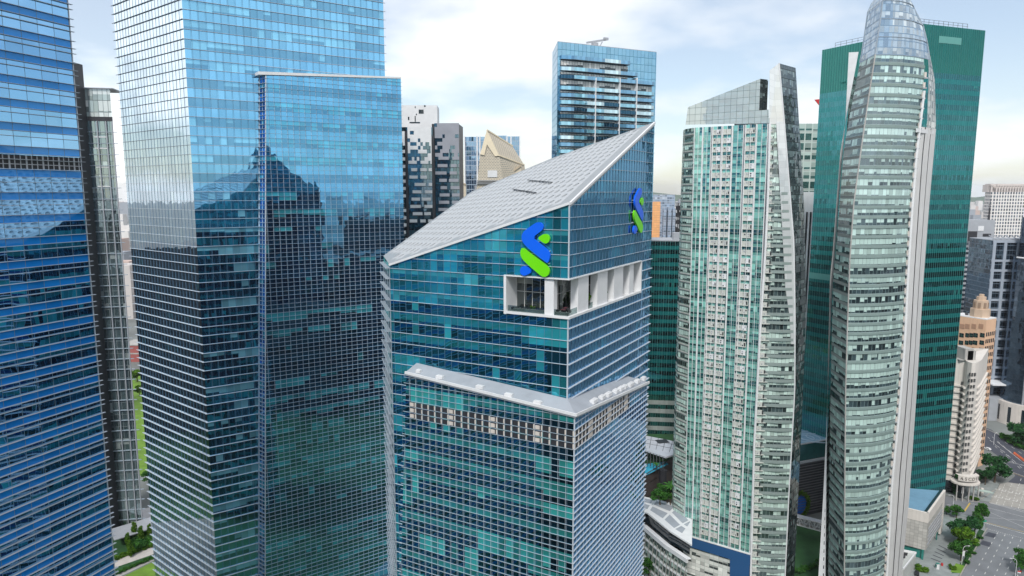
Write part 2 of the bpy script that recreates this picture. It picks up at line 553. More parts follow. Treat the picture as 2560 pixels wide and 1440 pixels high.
# ================================================================== tall tower, second from the left
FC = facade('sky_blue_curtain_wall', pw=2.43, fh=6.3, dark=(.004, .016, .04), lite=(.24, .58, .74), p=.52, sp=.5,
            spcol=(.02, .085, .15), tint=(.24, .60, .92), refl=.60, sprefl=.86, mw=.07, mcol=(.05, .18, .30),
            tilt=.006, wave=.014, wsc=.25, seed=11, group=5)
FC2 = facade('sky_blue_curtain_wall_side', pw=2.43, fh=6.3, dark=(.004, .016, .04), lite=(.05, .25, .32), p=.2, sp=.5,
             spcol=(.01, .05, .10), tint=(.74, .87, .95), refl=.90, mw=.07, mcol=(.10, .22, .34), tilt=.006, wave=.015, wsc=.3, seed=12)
Cx, Cy = -109.05, 241.95
t = thing('glass_tower', 'tallest pale blue glass tower, its whitish left side meeting the blue front at a corner', 'glass tower')
PCl, PCr = Pl(Cx, Cy, -50.9), Pl(Cx, Cy, 54.7)
zC = 229.97
pl_ = [(0, 0), (52.95, 0), (52.95, 252), (0, 252)]
rC = PCr.hit(965, 300)[0]
pr_ = [(0, 0), (rC, 0), (rC, 252), (0, 252)]
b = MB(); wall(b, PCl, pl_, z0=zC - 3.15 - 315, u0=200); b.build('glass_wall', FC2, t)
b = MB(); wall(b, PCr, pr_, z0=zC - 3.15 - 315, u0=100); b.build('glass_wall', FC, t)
b = MB()
p1, p2 = PCl.pt(52.95, 0), PCr.pt(rC, 0)
p3 = p1 + (p2 - PCr.pt(0, 0))
for a_, b_ in ((p1, p3), (p3, p2)):
    L = (b_ - a_).length
    b.poly([a_, b_, b_ + Z * 250, a_ + Z * 250], [(0, 0), (L, 0), (L, 252), (0, 252)])
b.build('rear_wall', FC2, t)
b = MB(); b.poly([PCl.pt(0, 252), p1 + Z * 250, p3 + Z * 250, p2 + Z * 250]); b.build('roof', M['roofgrey'], t)
zs = [zC + 3.15 * k for k in range(-72, 8)]
b = MB(); fins(b, PCl, pl_, zs, .07, .48, ext0=.05, ext1=1.2); b.build('sunshade_fins', M['finmid'], t)
b = MB(); fins(b, PCr, pr_, zs, .10, .45, ext0=.6, ext1=.7); b.build('sunshade_fins', M['fin'], t)
b = MB()
mulls(b, PCr, pr_, frange(.0, rC, 2.43)[1:], .065, .09)
mulls(b, PCl, pl_, frange(.0, 52.8, 2.43)[1:], .06, .08)
b.build('mullions', M['mullblue'], t)

# ------------------------------------------------------------------ lower slab in front of it
FD = facade('mid_blue_curtain_wall', pw=2.18, fh=6.3, dark=(.003, .012, .035), lite=(.06, .44, .54), p=.46, rowamt=1.5, sp=.5,
            spcol=(.012, .06, .12), tint=(.18, .54, .86), refl=.60, sprefl=.86, mw=.07, mcol=(.05, .16, .28),
            tilt=.006, wave=.016, wsc=.25, seed=21, group=3)
t = thing('glass_tower', 'shorter deep blue glass slab with a white roof edge, standing against the tallest tower', 'glass tower')
PD = Pl(-87.9, 252.0, 54.7)
d1, d2, d3, d4 = PD.hit(664, 189), PD.hit(1002, 197), PD.hit(1006, 600), PD.hit(663, 1440)
pd = [(d4[0], 10), d4, d1, d2, (d2[0], 10)]
b = MB(); wall(b, PD, pd, z0=zC - 3.15 - 315, u0=100); b.build('glass_wall', FD, t)
sj = [PCr.hit(648, y) for y in (182, 1440)]
b = MB()
A1, A2 = PD.pt(*d1), PD.pt(*d4)
B1, B2 = PCr.pt(sj[0][0], A1.z + .3, .05), PCr.pt(sj[1][0], A2.z, .05)
b.poly([A2, A1, B1, B2], [(0, A2.z), (0, A1.z), (6.8, A1.z), (6.8, A2.z)])
A3, B3 = PD.pt(d4[0], 10), PCr.pt(sj[1][0], 10, .05)
b.poly([A3, A2, B2, B3], [(0, 10), (0, A2.z), (6.8, A2.z), (6.8, 10)])
b.build('return_wall', FD, t)
b = MB()
E1, E2 = PD.pt(*d2), PD.pt(d2[0], 10)
G1, G2 = E1 - PD.n * 14, E2 - PD.n * 14
b.poly([E2, E1, G1, G2], [(0, 10), (0, E1.z), (14, E1.z), (14, 10)])
b.build('side_wall', FD, t)
zs = [zC + 1.575 * k for k in range(-138, 8)]
b = MB(); fins(b, PD, pd, zs, .05, .30, ext0=.0, ext1=.5); b.build('sunshade_fins', M['finmid'], t)
b = MB()
for z in zs:
    if z < 12 or z > A1.z: continue
    f = (A1.z - z) / (A1.z - A2.z)
    p_, q_ = A1.lerp(A2, f), B1.lerp(B2, f)
    p_.z = q_.z = z
    b.bar(p_ + PD.n * .2, q_ + PD.n * .3, .7, .13)
    if int(round((z - zC) / 1.575)) % 2 == 0: b.bar(q_, q_ - PCr.d * 1.0 + PCr.n * .9, .5, .18)
b.build('return_fins', M['findark'], t)
b = MB()
mulls(b, PD, pd, frange(d4[0] + .4, d2[0], 2.18)[1:], .065, .09)
b.bar(A2, A1, .32); b.bar(B2, B1, .45)
b.bar(A2.lerp(B2, .5), A1.lerp(B1, .5), .15)
b.build('mullions', M['fin'], t)
b = MB()
w0, w1 = PD.pt(d1[0] - 2.5, d1[1] + .1, .35), PD.pt(d2[0], d2[1] + .05, .35)
bk = -PD.n * 14
b.prism([w0, w1, w1 + Z * .6, w0 + Z * 1.05], bk)
b.build('roof', M['white'], t)

# ================================================================== the tower with the sloping white roof
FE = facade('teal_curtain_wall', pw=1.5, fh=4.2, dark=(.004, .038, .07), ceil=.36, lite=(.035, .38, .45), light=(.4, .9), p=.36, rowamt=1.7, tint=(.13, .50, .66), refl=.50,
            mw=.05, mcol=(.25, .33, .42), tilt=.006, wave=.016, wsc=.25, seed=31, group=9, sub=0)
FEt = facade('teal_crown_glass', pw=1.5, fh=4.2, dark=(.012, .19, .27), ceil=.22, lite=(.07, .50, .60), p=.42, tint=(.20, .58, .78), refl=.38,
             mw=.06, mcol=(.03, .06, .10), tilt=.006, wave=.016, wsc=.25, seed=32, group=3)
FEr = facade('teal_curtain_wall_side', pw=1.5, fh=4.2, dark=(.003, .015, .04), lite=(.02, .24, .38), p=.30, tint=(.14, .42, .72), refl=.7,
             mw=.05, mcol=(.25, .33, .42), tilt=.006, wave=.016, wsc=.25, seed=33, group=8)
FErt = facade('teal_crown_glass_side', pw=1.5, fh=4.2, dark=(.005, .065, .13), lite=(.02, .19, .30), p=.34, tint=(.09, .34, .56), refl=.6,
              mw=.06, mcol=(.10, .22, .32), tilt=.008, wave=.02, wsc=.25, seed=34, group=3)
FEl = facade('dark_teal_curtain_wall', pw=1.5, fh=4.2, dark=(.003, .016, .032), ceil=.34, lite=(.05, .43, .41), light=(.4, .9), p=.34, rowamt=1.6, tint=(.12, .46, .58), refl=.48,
             mw=.05, mcol=(.25, .33, .42), tilt=.006, wave=.016, wsc=.25, seed=35, group=9)  # panes tinted greener: a green reflection put into the interior colour
Ex, Ey = 9.57, 117.4
t = thing('glass_office_tower', 'teal glass office tower with a sloping white roof, corner terrace and a white ledge', 'office tower')
TOWER = t
PL, PR = Pl(Ex, Ey, -60.9), Pl(Ex, Ey, 29.3)
zc = PL.hit(1423, 510)[1]
sL, zLl = PL.hit(975, 663)
sR, zRr = PR.hit(1635, 308)
zT1, zT0 = 155.27, 148.97                         # terrace soffit and floor
tl = PL.hit(1267, 735)[0]
tr = PR.hit(1599, 690)[0]
# walls, with the terrace opening left out
b = MB(); wall(b, PL, [(0, 0), (sL, 0), (sL, zT0), (0, zT0)], z0=zT1 - 210, u0=150)
b.build('glass_wall', FE, t)
b = MB()
wall(b, PL, [(tl, zT0), (sL, zT0), (sL, zLl), (tl, zLl + (zc - zLl) * (sL - tl) / sL)], z0=zT1 - 210, u0=150)
wall(b, PL, [(0, zT1), (tl, zT1), (tl, zLl + (zc - zLl) * (sL - tl) / sL), (0, zc)], z0=zT1 - 210, u0=150)
b.build('glass_crown', FEt, t)
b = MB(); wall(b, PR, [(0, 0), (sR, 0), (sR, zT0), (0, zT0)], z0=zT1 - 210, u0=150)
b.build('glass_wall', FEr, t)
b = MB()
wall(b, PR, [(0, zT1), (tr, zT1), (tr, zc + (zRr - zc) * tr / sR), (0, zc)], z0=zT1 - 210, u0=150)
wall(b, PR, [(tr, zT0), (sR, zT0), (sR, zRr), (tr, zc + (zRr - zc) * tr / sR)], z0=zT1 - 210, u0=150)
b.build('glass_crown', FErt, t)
ePL = [(0, 0), (sL, 0), (sL, zLl), (0, zc)]
ePR = [(0, 0), (sR, 0), (sR, zRr), (0, zc)]
hL = [(-1, tl, zT0 - .2, zT1 + .2)]
hR = [(-1, tr, zT0 - .2, zT1 + .2)]
zs = [zT1 + 2.1 * k for k in range(-70, 16)]
lo = [z for z in zs if z <= zT1 + .1]
b = MB(); fins(b, PL, ePL, zs, .07, .18, hL, ext0=.12); b.build('sunshade_fins', M['fin'], t)
b = MB(); fins(b, PR, ePR, lo, .10, .36, hR, ext0=.12, ext1=.62)
fins(b, PR, ePR, [z for z in zs if z > zT1 + .1], .06, .16, hR, ext0=.12, ext1=.62); b.build('sunshade_fins', M['fin'], t)
b = MB()
mulls(b, PL, ePL, frange(1.5, sL, 1.5), .045, .07, hL, 1)
mulls(b, PR, ePR, frange(1.5, sR, 1.5), .04, .07, hR, 1)
b.box(PL.pt(-.1, zT1, -.1), PL.d * .2, PL.n * .25, Z * (zc - zT1)); b.box(PL.pt(-.1, 0, -.1), PL.d * .2, PL.n * .25, Z * zT0)
b.build('mullions', [M['fin'], M['mullblue']], t)
# roof plane over the plan: two walls and the far corners
dl, dr = PL.d, PR.d
a1, a2 = (zLl - zc) / sL, (zRr - zc) / sR
C3, L3, R3 = PL.pt(0, zc), PL.pt(sL, zLl), PR.pt(sR, zRr)
nrm = (L3 - C3).cross(R3 - C3).normalized()
if nrm.z < 0: nrm = -nrm
def dec(p):
    v = p - C3
    det = dl.x * dr.y - dl.y * dr.x
    return ((v.x * dr.y - v.y * dr.x) / det, (dl.x * v.y - dl.y * v.x) / det)
def rp(s, q, o=0.0):
    return C3 + dl * s + dr * q + Z * (a1 * s + a2 * q) + nrm * o
Bq, Tq, Kq = dec(raypl(1180, 480, C3, nrm)), dec(raypl(959, 641, C3, nrm)), dec(raypl(1380, 397, C3, nrm))
rpoly = [(0, 0), (sL, 0), Tq, Bq, Kq, (0, sR)]
print('ROOF', [(round(a, 1), round(c, 1)) for a, c in rpoly], round(zc, 1), round(zLl, 1), round(zRr, 1))
b = MB()
top = [rp(s, q, .15) for s, q in rpoly]
b.prism([p - nrm * .7 for p in top], nrm * .7)
b.build('roof', M['panelwhite'], t)
def inpoly(pt, poly, mg):
    cx = sum(p[0] for p in poly) / len(poly); cy = sum(p[1] for p in poly) / len(poly)
    ok = True
    k = len(poly)
    sg = None
    for i in range(k):
        (x0, y0), (x1, y1) = poly[i], poly[(i + 1) % k]
        L = math.hypot(x1 - x0, y1 - y0)
        d_ = ((x1 - x0) * (pt[1] - y0) - (y1 - y0) * (pt[0] - x0)) / L
        e_ = ((x1 - x0) * (cy - y0) - (y1 - y0) * (cx - x0)) / L
        if e_ < 0: d_ = -d_
        if d_ < mg: ok = False
    return ok
b = MB()
ps, pq = 1.9, 2.5
b2 = MB()
fld = [(s, q) for s, q in rpoly]
for i in range(-2, 60):
    for j in range(-2, 60):
        s, q = i * ps + .5, j * pq + (.5 if i % 2 else 0) * pq + .5
        if not inpoly((s + .95, q + 1.25), rpoly, 2.0): continue
        o8 = [(0, 0), (ps / 2, 0), (ps, 0), (ps, pq / 2), (ps, pq), (ps / 2, pq), (0, pq), (0, pq / 2)]
        i8 = [(.56, .72), (ps / 2, .52), (ps - .56, .72), (ps - .40, pq / 2), (ps - .56, pq - .72), (ps / 2, pq - .52), (.56, pq - .72), (.40, pq / 2)]
        A8 = [rp(s + u, q + w, .165) for u, w in o8]
        B8 = [rp(s + u, q + w, .36) for u, w in i8]
        D8 = [rp(s + u, q + w, .165) for u, w in i8]
        for k in range(8):
            n_ = (k + 1) % 8
            b.poly([A8[k], A8[n_], B8[n_], B8[k]]); b.poly([B8[k], B8[n_], D8[n_], D8[k]])
        b2.poly([rp(s + u, q + w, .17) for u, w in i8])  # darker pit floors: shade of each recess put into the colour
b2.build('roof_perforations', M['pitshade'], t)
b.build('roof_panels', M['panellight'], t)
b = MB()
for (x0, y0, x1, y1) in ((1285, 478, 1342, 487), (1322, 455, 1382, 461)):
    p_, q_ = raypl(x0, y0, C3, nrm), raypl(x1, y1, C3, nrm)
    b.bar(p_ + nrm * .5, q_ + nrm * .5, .35, .12)
b.build('roof_slot', M['darkmetal'], t)
b = MB()                                          # white verge along the two glazed eaves and the tip
b.bar(L3 + nrm * .1 + PL.n * .18, C3 + nrm * .1 + PL.n * .18, .35, .42)
b.bar(C3 + nrm * .1 + PR.n * .18, R3 + nrm * .1 + PR.n * .18, .35, .42)
b.build('verge', M['white'], t)
# chamfered rear-left corner and back walls
Tp, Bp, Kp = rp(*Tq), rp(*Bq), rp(*Kq)
b = MB()
loop = [L3, Tp, Bp, Kp, R3]
for p_, q_ in zip(loop[:-1], loop[1:]):
    L = Vector((q_.x - p_.x, q_.y - p_.y)).length
    b.poly([Vector((p_.x, p_.y, 0)), Vector((q_.x, q_.y, 0)), q_, p_], [(0, -zT1), (L, -zT1), (L, q_.z - zT1), (0, p_.z - zT1)])
b.build('rear_wall', FEl, t)
b = MB()
cd = Vector((Tp.x - L3.x, Tp.y - L3.y, 0))
cl = cd.length; cd.normalize()
cn = Vector((cd.y, -cd.x, 0))
if cn.x > 0: cn = -cn
for z in zs:
    if z > zLl - .5 or z < 40: continue
    o = Vector((L3.x, L3.y, z))
    b.bar(o + cn * .1, o + cd * cl + cn * .1, .12)
    b.bar(o - cd * .1 + cn * .85, o + cd * (cl + .4) + cn * .85, .10, .14)
    n_ = max(3, int(cl / .7))
    for k in range(n_ + 1):
        w = o + cd * (cl * k / n_)
        b.bar(w, w + cn * .82, .07, .08)
b.build('louvre_ladders', M['finmid'], t)
b = MB()
for f in (0, .35, .7, 1.0):
    w = Vector((L3.x, L3.y, 0)) + cd * (cl * f) + cn * .08
    b.box(w - cd * .06, cd * .12, cn * .12, Z * (zLl - .4))
b.build('louvre_posts', M['findark'], t)

# ------------------------------------------------------------------ corner terrace
DEP = 3.6
b = MB()
fl = [PL.pt(tl, zT0), PL.pt(0, zT0), PR.pt(tr, zT0), PR.pt(tr, zT0, -DEP), PL.pt(0, zT0) - PL.n * DEP - PR.n * DEP, PL.pt(tl, zT0, -DEP)]
b.prism([p - Z * .45 for p in fl], Z * .45); b.build('terrace_floor', M['white'], t)
b = MB()
b.prism([p + Z * (zT1 - zT0) for p in fl], Z * .3); b.build('terrace_soffit', M['white'], t)
bi = PL.pt(0, 0) - PL.n * DEP - PR.n * DEP
FT = facade('terrace_glazing', pw=1.6, fh=3.15, dark=(.020, .026, .026), lite=(.36, .37, .34), p=.45, tint=(.6, .66, .66), refl=.20,
            mw=.10, mh=.10, mcol=(.62, .62, .60), tilt=.01, wave=.02, seed=41, group=2)
b = MB()
for p_, q_ in ((PL.pt(tl, 0, -DEP), bi), (bi, PR.pt(tr, 0, -DEP))):
    L = (Vector((p_.x, p_.y, 0)) - Vector((q_.x, q_.y, 0))).length
    p_, q_ = Vector((p_.x, p_.y, 0)), Vector((q_.x, q_.y, 0))
    b.poly([p_ + Z * zT0, q_ + Z * zT0, q_ + Z * zT1, p_ + Z * zT1], [(0, 0), (L, 0), (L, 6.3), (0, 6.3)])
b.build('terrace_glazing', FT, t)
b = MB()                                          # frame around the opening
b.box(PL.pt(tl - .05, zT0 - .5, -DEP), PL.d * .5, PL.n * (DEP + .35), Z * 7.0)
b.box(PR.pt(tr - .05, zT0 - .5, -DEP), PR.d * .5, PR.n * (DEP + .35), Z * 7.0)
for z, h in ((zT0 - .4, .4), (zT1, .2)):
    b.box(PL.pt(-.35, z, -.05), PL.d * (tl + .3), PL.n * .42, Z * h)
    b.box(PR.pt(-.35, z + .004, -.05), PR.d * (tr + .3), PR.n * .42, Z * h)
b.build('terrace_frame', M['white'], t)
def tcol(pl, s, w):
    c = MB(); c.box(pl.pt(s, zT0, -1.5), pl.d * w, pl.n * 1.45, Z * (zT1 - zT0)); c.build('column', M['white'], t)
sa, sb = PL.hit(1384, 745)[0], PL.hit(1361, 745)[0]
tcol(PL, sa, sb - sa)
for xa, xb in ((1446, 1472), (1494, 1519), (1535, 1558), (1573, 1584)):
    sa, sb = PR.hit(xa, 740)[0], PR.hit(xb, 720)[0]
    tcol(PR, sa, sb - sa)
b = MB()
b.box(PL.pt(.2, zT0, -.25), PL.d * (tl - .3), PL.n * .05, Z * 1.05)
b.box(PR.pt(.2, zT0, -.25), PR.d * (tr * .30), PR.n * .05, Z * 1.05)
RAILG = NT('railing_glass'); g_ = RAILG.n('ShaderNodeBsdfTransparent'); g_.inputs[0].default_value = (.62, .7, .7, 1)
g2_ = RAILG.n('ShaderNodeBsdfGlossy'); g2_.inputs['Roughness'].default_value = .05
mx_ = RAILG.n('ShaderNodeMixShader'); mx_.inputs[0].default_value = .12
RAILG.l(g_.outputs[0], mx_.inputs[1]); RAILG.l(g2_.outputs[0], mx_.inputs[2]); RAILG.l(mx_.outputs[0], RAILG.out.inputs[0])
b.build('railing', RAILG.mat, t)

b = MB()
s0_, s1_ = PL.hit(1357, 750)[0], PL.hit(1346, 750)[0]
b.box(PL.pt(s0_, zT0 + .1, -DEP + .05), PL.d * (s1_ - s0_), PL.n * .3, Z * 4.2); b.build('timber_panel', plain('timber_brown', (.32, .15, .09), .6, .15, .8), t)
b = MB()
for k in range(9):
    p = PR.pt(1.0 + 1.25 * k, zT0, -2.9 + .5 * (k % 3))
    b.box(p, PR.d * .6, PR.n * .6, Z * .45); b.box(p, PR.d * .08, PR.n * .6, Z * .9)
for k in range(3):
    p = PL.pt(5.5 + 2.6 * k, zT0, -2.2); b.box(p, PL.d * 1.9, PL.n * .7, Z * .5)
b.build('terrace_seats', M['darkmetal'], t)
b = MB(); b.box(PL.pt(.3, zT0, -1.2), PL.d * (tl - 1.2), PL.n * .5, Z * .5); b.build('planter', M['concrete'], t)

# ------------------------------------------------------------------ lower block with the white ledge
QL, QR = PL.off(3.0), PR.off(2.74)
cz = QL.hit(1437, 1035)[1]
k1, k2 = QL.hit(1016, 930), QL.hit(1002, 1440)
k3 = QR.hit(1618, 955)
zlow = 40
lpl = [(-2.74, zlow), (k2[0], zlow), k2, k1, (-2.74, cz)]
rpl = [(-3.0, zlow), (k3[0], zlow), k3, (-3.0, cz)]
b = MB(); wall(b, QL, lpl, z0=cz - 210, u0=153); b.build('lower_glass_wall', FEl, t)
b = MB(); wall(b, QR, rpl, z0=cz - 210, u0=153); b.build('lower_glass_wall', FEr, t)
b = MB()
f1, f2 = QL.pt(*k1), QL.pt(*k2)
g1, g2 = PL.pt(PL.hit(1042, 907)[0], f1.z), PL.pt(k2[0] - .5, f2.z)
b.poly([f2, f1, g1, g2], [(0, f2.z), (0, f1.z), (3, f1.z), (3, f2.z)])
r1 = QR.pt(*k3); r2 = QR.pt(k3[0], zlow)
h1, h2 = PR.pt(k3[0], r1.z), PR.pt(k3[0], zlow)
b.poly([r2, r1, h1, h2], [(0, zlow), (0, r1.z), (3, r1.z), (3, zlow)])
b.build('lower_return_wall', FEl, t)
zs2 = [cz - .55 - 1.14 * k for k in range(-14, 60)]
b = MB(); fins(b, QL, lpl, zs2, .04, .15, ext0=.12, ext1=.5); b.build('lower_sunshade_fins', M['finmid'], t)
b = MB(); fins(b, QR, rpl, zs2, .05, .22, ext0=.12, ext1=.5); b.build('lower_sunshade_fins', M['fin'], t)
b = MB()
mulls(b, QL, lpl, frange(-1.24, k2[0], 1.5), .04, .06); mulls(b, QR, rpl, frange(-1.5, k3[0], 1.5), .04, .06)
b.box(QL.pt(-2.84, zlow, -.1), QL.d * .2, QL.n * .2, Z * (cz - zlow))
b.build('lower_mullions', M['fin'], t)
b = MB()
corner = QL.pt(-2.74, cz)
bc = PL.pt(0, PL.hit(1422, 997)[1], .02)
bl = PL.pt(*PL.hit(1042, 907), .02)
br = PR.pt(*PR.hit(1567, 940), .02)
for poly_ in ([QL.pt(*k1, .4), corner + QL.n * .4 + QR.n * .4, bc, bl], [corner + QL.n * .4 + QR.n * .4, QR.pt(*k3, .4), br, bc]):
    b.prism([p - Z * .55 for p in poly_], Z * .55)
b.build('ledge_roof', M['roofgrey'], t)
b = MB()
e0, e1, e2 = QL.pt(*k1, .45), corner + QL.n * .45 + QR.n * .45, QR.pt(*k3, .45)
b.bar(e0, e1, .22, .5); b.bar(e1, e2, .22, .5)
b.build('ledge_parapet', M['white'], t)
nl = (QL.pt(*k1) - corner).cross(bc - corner).normalized()
nr = (QR.pt(*k3) - corner).cross(bc - corner).normalized()
for (x, y, w) in ((1048, 931, .9), (1101, 946, 1.5), (1201, 971, 1.5), (1273, 991, 1.5), (1345, 1010, 1.5)):
    p = raypl(x, y, corner, nl); m_ = MB()
    m_.box(p - QL.d * w / 2 - QL.n * .3, QL.d * w, QL.n * .8, Z * .55)
    m_.box(p - QL.d * (w / 2 - .12) - QL.n * .18 + Z * .55, QL.d * (w - .24), QL.n * .56, Z * .1)
    m_.build('roof_unit', M['white'], t)
for (x, y, w) in ((615, 640, 1.9), (738, 583, 1.5), (832, 540, 1.9), (945, 490, 1.5), (1020, 452, 1.7), (1078, 424, 1.2), (1165, 390, 2.2), (1266, 340, 1.6), (1360, 300, 1.5)):
    p = raypl(1380 + x / 6, 900 + y / 6, corner, nr); m_ = MB()
    m_.box(p - QR.d * w / 2 - QR.n * .3, QR.d * w, QR.n * .9, Z * .65)
    m_.box(p - QR.d * (w / 2 - .15) - QR.n * .15 + Z * .65, QR.d * (w - .3), QR.n * .6, Z * .12)
    m_.build('roof_unit', M['white'], t)
# open louvre storeys under the ledge
b = MB()
def slots(pl, s0, s1, zt_, n, slope):
    for r in range(n):
        z = zt_ - 1.14 * r
        i = 0
        s = s0
        while s < s1 - 1.4:
            zz_ = z
            b.box(pl.pt(s + .18, zz_ + .12, .005), pl.d * 1.2, pl.n * .05, Z * .82, 0)
            if (i + 2) % 6 == 0: b.box(pl.pt(s + .5, zz_ + .18, .05), pl.d * .85, pl.n * .12, Z * .68, 1)
            b.box(pl.pt(s + .02, zz_ + .1, .01), pl.d * .22, pl.n * .14, Z * .85, 1)
            s += 1.5; i += 1
zA_ = zs2[14] - 1.14 * 3 + .05
slots(QL, -2.74, k1[0] - .6, zs2[14 + 3] + .0, 3, 0)
slots(QR, -3.0, 24, zs2[14 + 3] + .0, 3, 0)
b.build('louvre_openings', [M['darkmetal'], M['cream']], t)

# ------------------------------------------------------------------ the two emblems on the glass
def chaikin(p):
    out = []
    for i in range(len(p)):
        a, c = Vector(p[i]), Vector(p[(i + 1) % len(p)])
        out += [a * .75 + c * .25, a * .25 + c * .75]
    return out
LG = {
 'blue_stroke': ('blue', [(392, 441), (420, 436), (446, 443), (464, 470), (462, 500), (440, 522), (362, 582), (430, 637), (500, 692), (524, 728), (527, 770), (507, 824), (480, 808), (390, 738), (300, 664), (265, 618), (258, 570), (272, 532), (300, 506)]),
 'green_drop': ('green', [(407, 588), (455, 553), (486, 545), (515, 558), (526, 592), (515, 625), (486, 640), (455, 626)]),
 'green_stroke': ('green', [(265, 668), (330, 722), (410, 782), (482, 832), (516, 868), (524, 905), (508, 940), (475, 955), (444, 945), (370, 882), (290, 812), (254, 768), (244, 715)]),
 'blue_drop': ('blue', [(250, 868), (275, 849), (308, 853), (360, 902), (305, 938), (275, 942), (250, 925), (243, 895)])}
def emblem(pl, c_s, c_z, sgn, label):
    root = thing('emblem_sign', label, 'sign', group='interwoven ribbon emblems on the glass crown')
    root.location = pl.pt(c_s, c_z, .3)
    bpy.context.view_layer.update()
    off = root.location.copy()
    # one storey line is 31.7 photo pixels = 2.1 m; the wall runs 11.7 px to the metre
    for nm, (colr, pts) in LG.items():
        sharp = [(p[0] / 3.79 + 1240, p[1] / 3.79 + 440) for p in pts]
        loc = [PL.hit(x, y) for x, y in sharp]
        loc = [((s - EC[0]) * sgn * -1, z - EC[1]) for s, z in loc]
        loc = [(p.x, p.y) for p in chaikin([Vector((a, c, 0)) for a, c in loc])]
        m_ = MB()
        m_.prism([pl.d * u * 1 + Z * w for u, w in loc], pl.n * .38)
        m_.build(nm, M[colr], root)
    m_ = MB()
    for (u, w) in ((-2.4, 2.2), (-2.6, -.2), (-2.5, -2.3), (1.9, 1.1), (2.2, -1.3), (-.5, 3.3)):
        m_.bar(pl.d * u + Z * w - pl.n * .3, pl.d * u + Z * w + pl.n * .05, .12)
    m_.build('fixing_bracket', M['fin'], root)
    return root
EC = PL.hit(1342, 623)
emblem(PL, EC[0], EC[1], -1, 'large blue and green ribbon emblem above the open corner terrace, facing the viewer')
ec = PR.hit(1590, 527)
emblem(PR, ec[0], ec[1], 1, 'narrow-looking blue and green ribbon emblem on the right glass side near the roof peak')

M['acpale'] = plain('unit_pale', (.54, .56, .52), .7, .08, .4)

# ================================================================== residential tower with balconies, behind the sloping roof
FF = facade('light_blue_tower_glass', pw=2.2, fh=3.3, dark=(.03, .10, .17), lite=(.12, .30, .40), p=.3, tint=(.33, .62, .82), refl=.72,
            mw=.16, mh=.2, mcol=(.06, .19, .28), tilt=.010, wave=.02, seed=51)
FFb = facade('curtained_windows', pw=1.5, fh=3.3, dark=(.03, .035, .04), lite=(.80, .77, .72), p=.86, tint=(.4, .5, .55), refl=.15,
             mw=.14, mcol=(.10, .11, .12), tilt=.01, wave=.01, seed=52, group=2)
t = thing('apartment_tower', 'light blue apartment tower with stacked wrap-round balconies rising behind the white roof', 'apartment tower')
PF = Pl(*px(1391, 330), 64)
zF = PF.hit(1391, 104)[1]
wF = PF.hit(1637, 300)[0]
b = MB(); wall(b, PF, [(0, 60), (wF, 60), (wF, zF), (0, zF)], z0=zF)
PFl = Pl(PF.P.x, PF.P.y, -2)
wall(b, PFl, [(0, 60), (26, 60), (26, zF), (0, zF)], z0=zF, u0=90)
b.build('glass_wall', FF, t)
b = MB()
q0, q1 = PF.pt(0, zF), PF.pt(wF, zF)
b.prism([q0, q1, q1 + PFl.d * 26, q0 + PFl.d * 26], Z * .25); b.build('roof', M['greyclad'], t)
def balg(n, c, tn, r): return facade(n, pw=1.5, fh=9, dark=c, lite=c, p=.5, tint=tn, refl=r, mw=.06, mcol=(.2, .35, .45), tilt=.01, wave=.03, light=(.9, .2))
BALG = [balg('balcony_glass_pale', (.20, .46, .58), (.45, .72, .85), .5), balg('balcony_glass_blue', (.10, .27, .42), (.30, .52, .72), .5),
        balg('balcony_glass_dark', (.012, .05, .09), (.05, .14, .22), .6), balg('balcony_glass_light', (.45, .66, .74), (.7, .85, .9), .5)]
ys = [142.6, 171, 191, 219, 237, 254.7, 272.4, 290, 308, 325.6, 343, 360.5, 378]
segs = [(1400, 1429), (1429, 1462), (1462, 1504), (1504, 1544), (1544, 1586), (1586, 1628)]
rnd = random.Random(5)
for k, y in enumerate(ys):
    zb_ = PF.hit(1400, y)[1]
    for i, (xa, xb) in enumerate(segs):
        if k < 2 and xa > 1560: continue
        if k == 0 and xb > 1569: xb = 1567
        sa, sb = PF.hit(xa, 250)[0], PF.hit(xb, 250)[0]
        m_ = MB()
        o0, o1 = (.9, 2.3) if i == 0 else (2.3, 2.3)
        for (za, h, e) in ((zb_ - .85, 1.6, 0), (zb_ - 1.05, .2, 1)):
            P = [PF.pt(sa, za, 0), PF.pt(sb, za, 0), PF.pt(sb, za, o1), PF.pt(sa, za, o0)]
            m_.prism(P, Z * h, m=e)
        gi = rnd.choices((0, 1, 2, 3), (5, 5, 4 if k > 4 else .3, 1))[0]
        m_.build('balcony', [BALG[gi], M['darkmetal']], t)
    s0, s1 = PF.hit(1400, 250)[0], PF.hit(1628 if k >= 2 else 1567, 250)[0]
    zn = PF.hit(1400, ys[k + 1])[1] if k + 1 < len(ys) else zb_ - 3.3
    m_ = MB()
    m_.poly([PF.pt(s0, zn + .95, .25), PF.pt(s1, zn + .95, .25), PF.pt(s1, zb_ - 1.4, .25), PF.pt(s0, zb_ - 1.4, .25)],
            [(0, .3), (s1 - s0, .3), (s1 - s0, 3.2), (0, 3.2)])
    m_.build('window_row', FFb, t)
for xa in (1483, 1543, 1585):
    s = PF.hit(xa, 250)[0]
    m_ = MB(); m_.box(PF.pt(s - .35, 60, 0), PF.d * .5, PF.n * 2.4, Z * (PF.hit(xa, 196)[1] - 60)); m_.build('pier', M['white'], t)
b = MB()
g0 = PF.pt(PF.hit(1500, 110)[0], zF + .2, -6)
b.box(g0 - PF.d * 1, PF.d * 2.4, PF.n * 2.4, Z * 2.2)
b.bar(g0 + Z * 2.2 + PF.d * -3.5, g0 + Z * 4.6 + PF.d * 7.4, 1.0, .8)
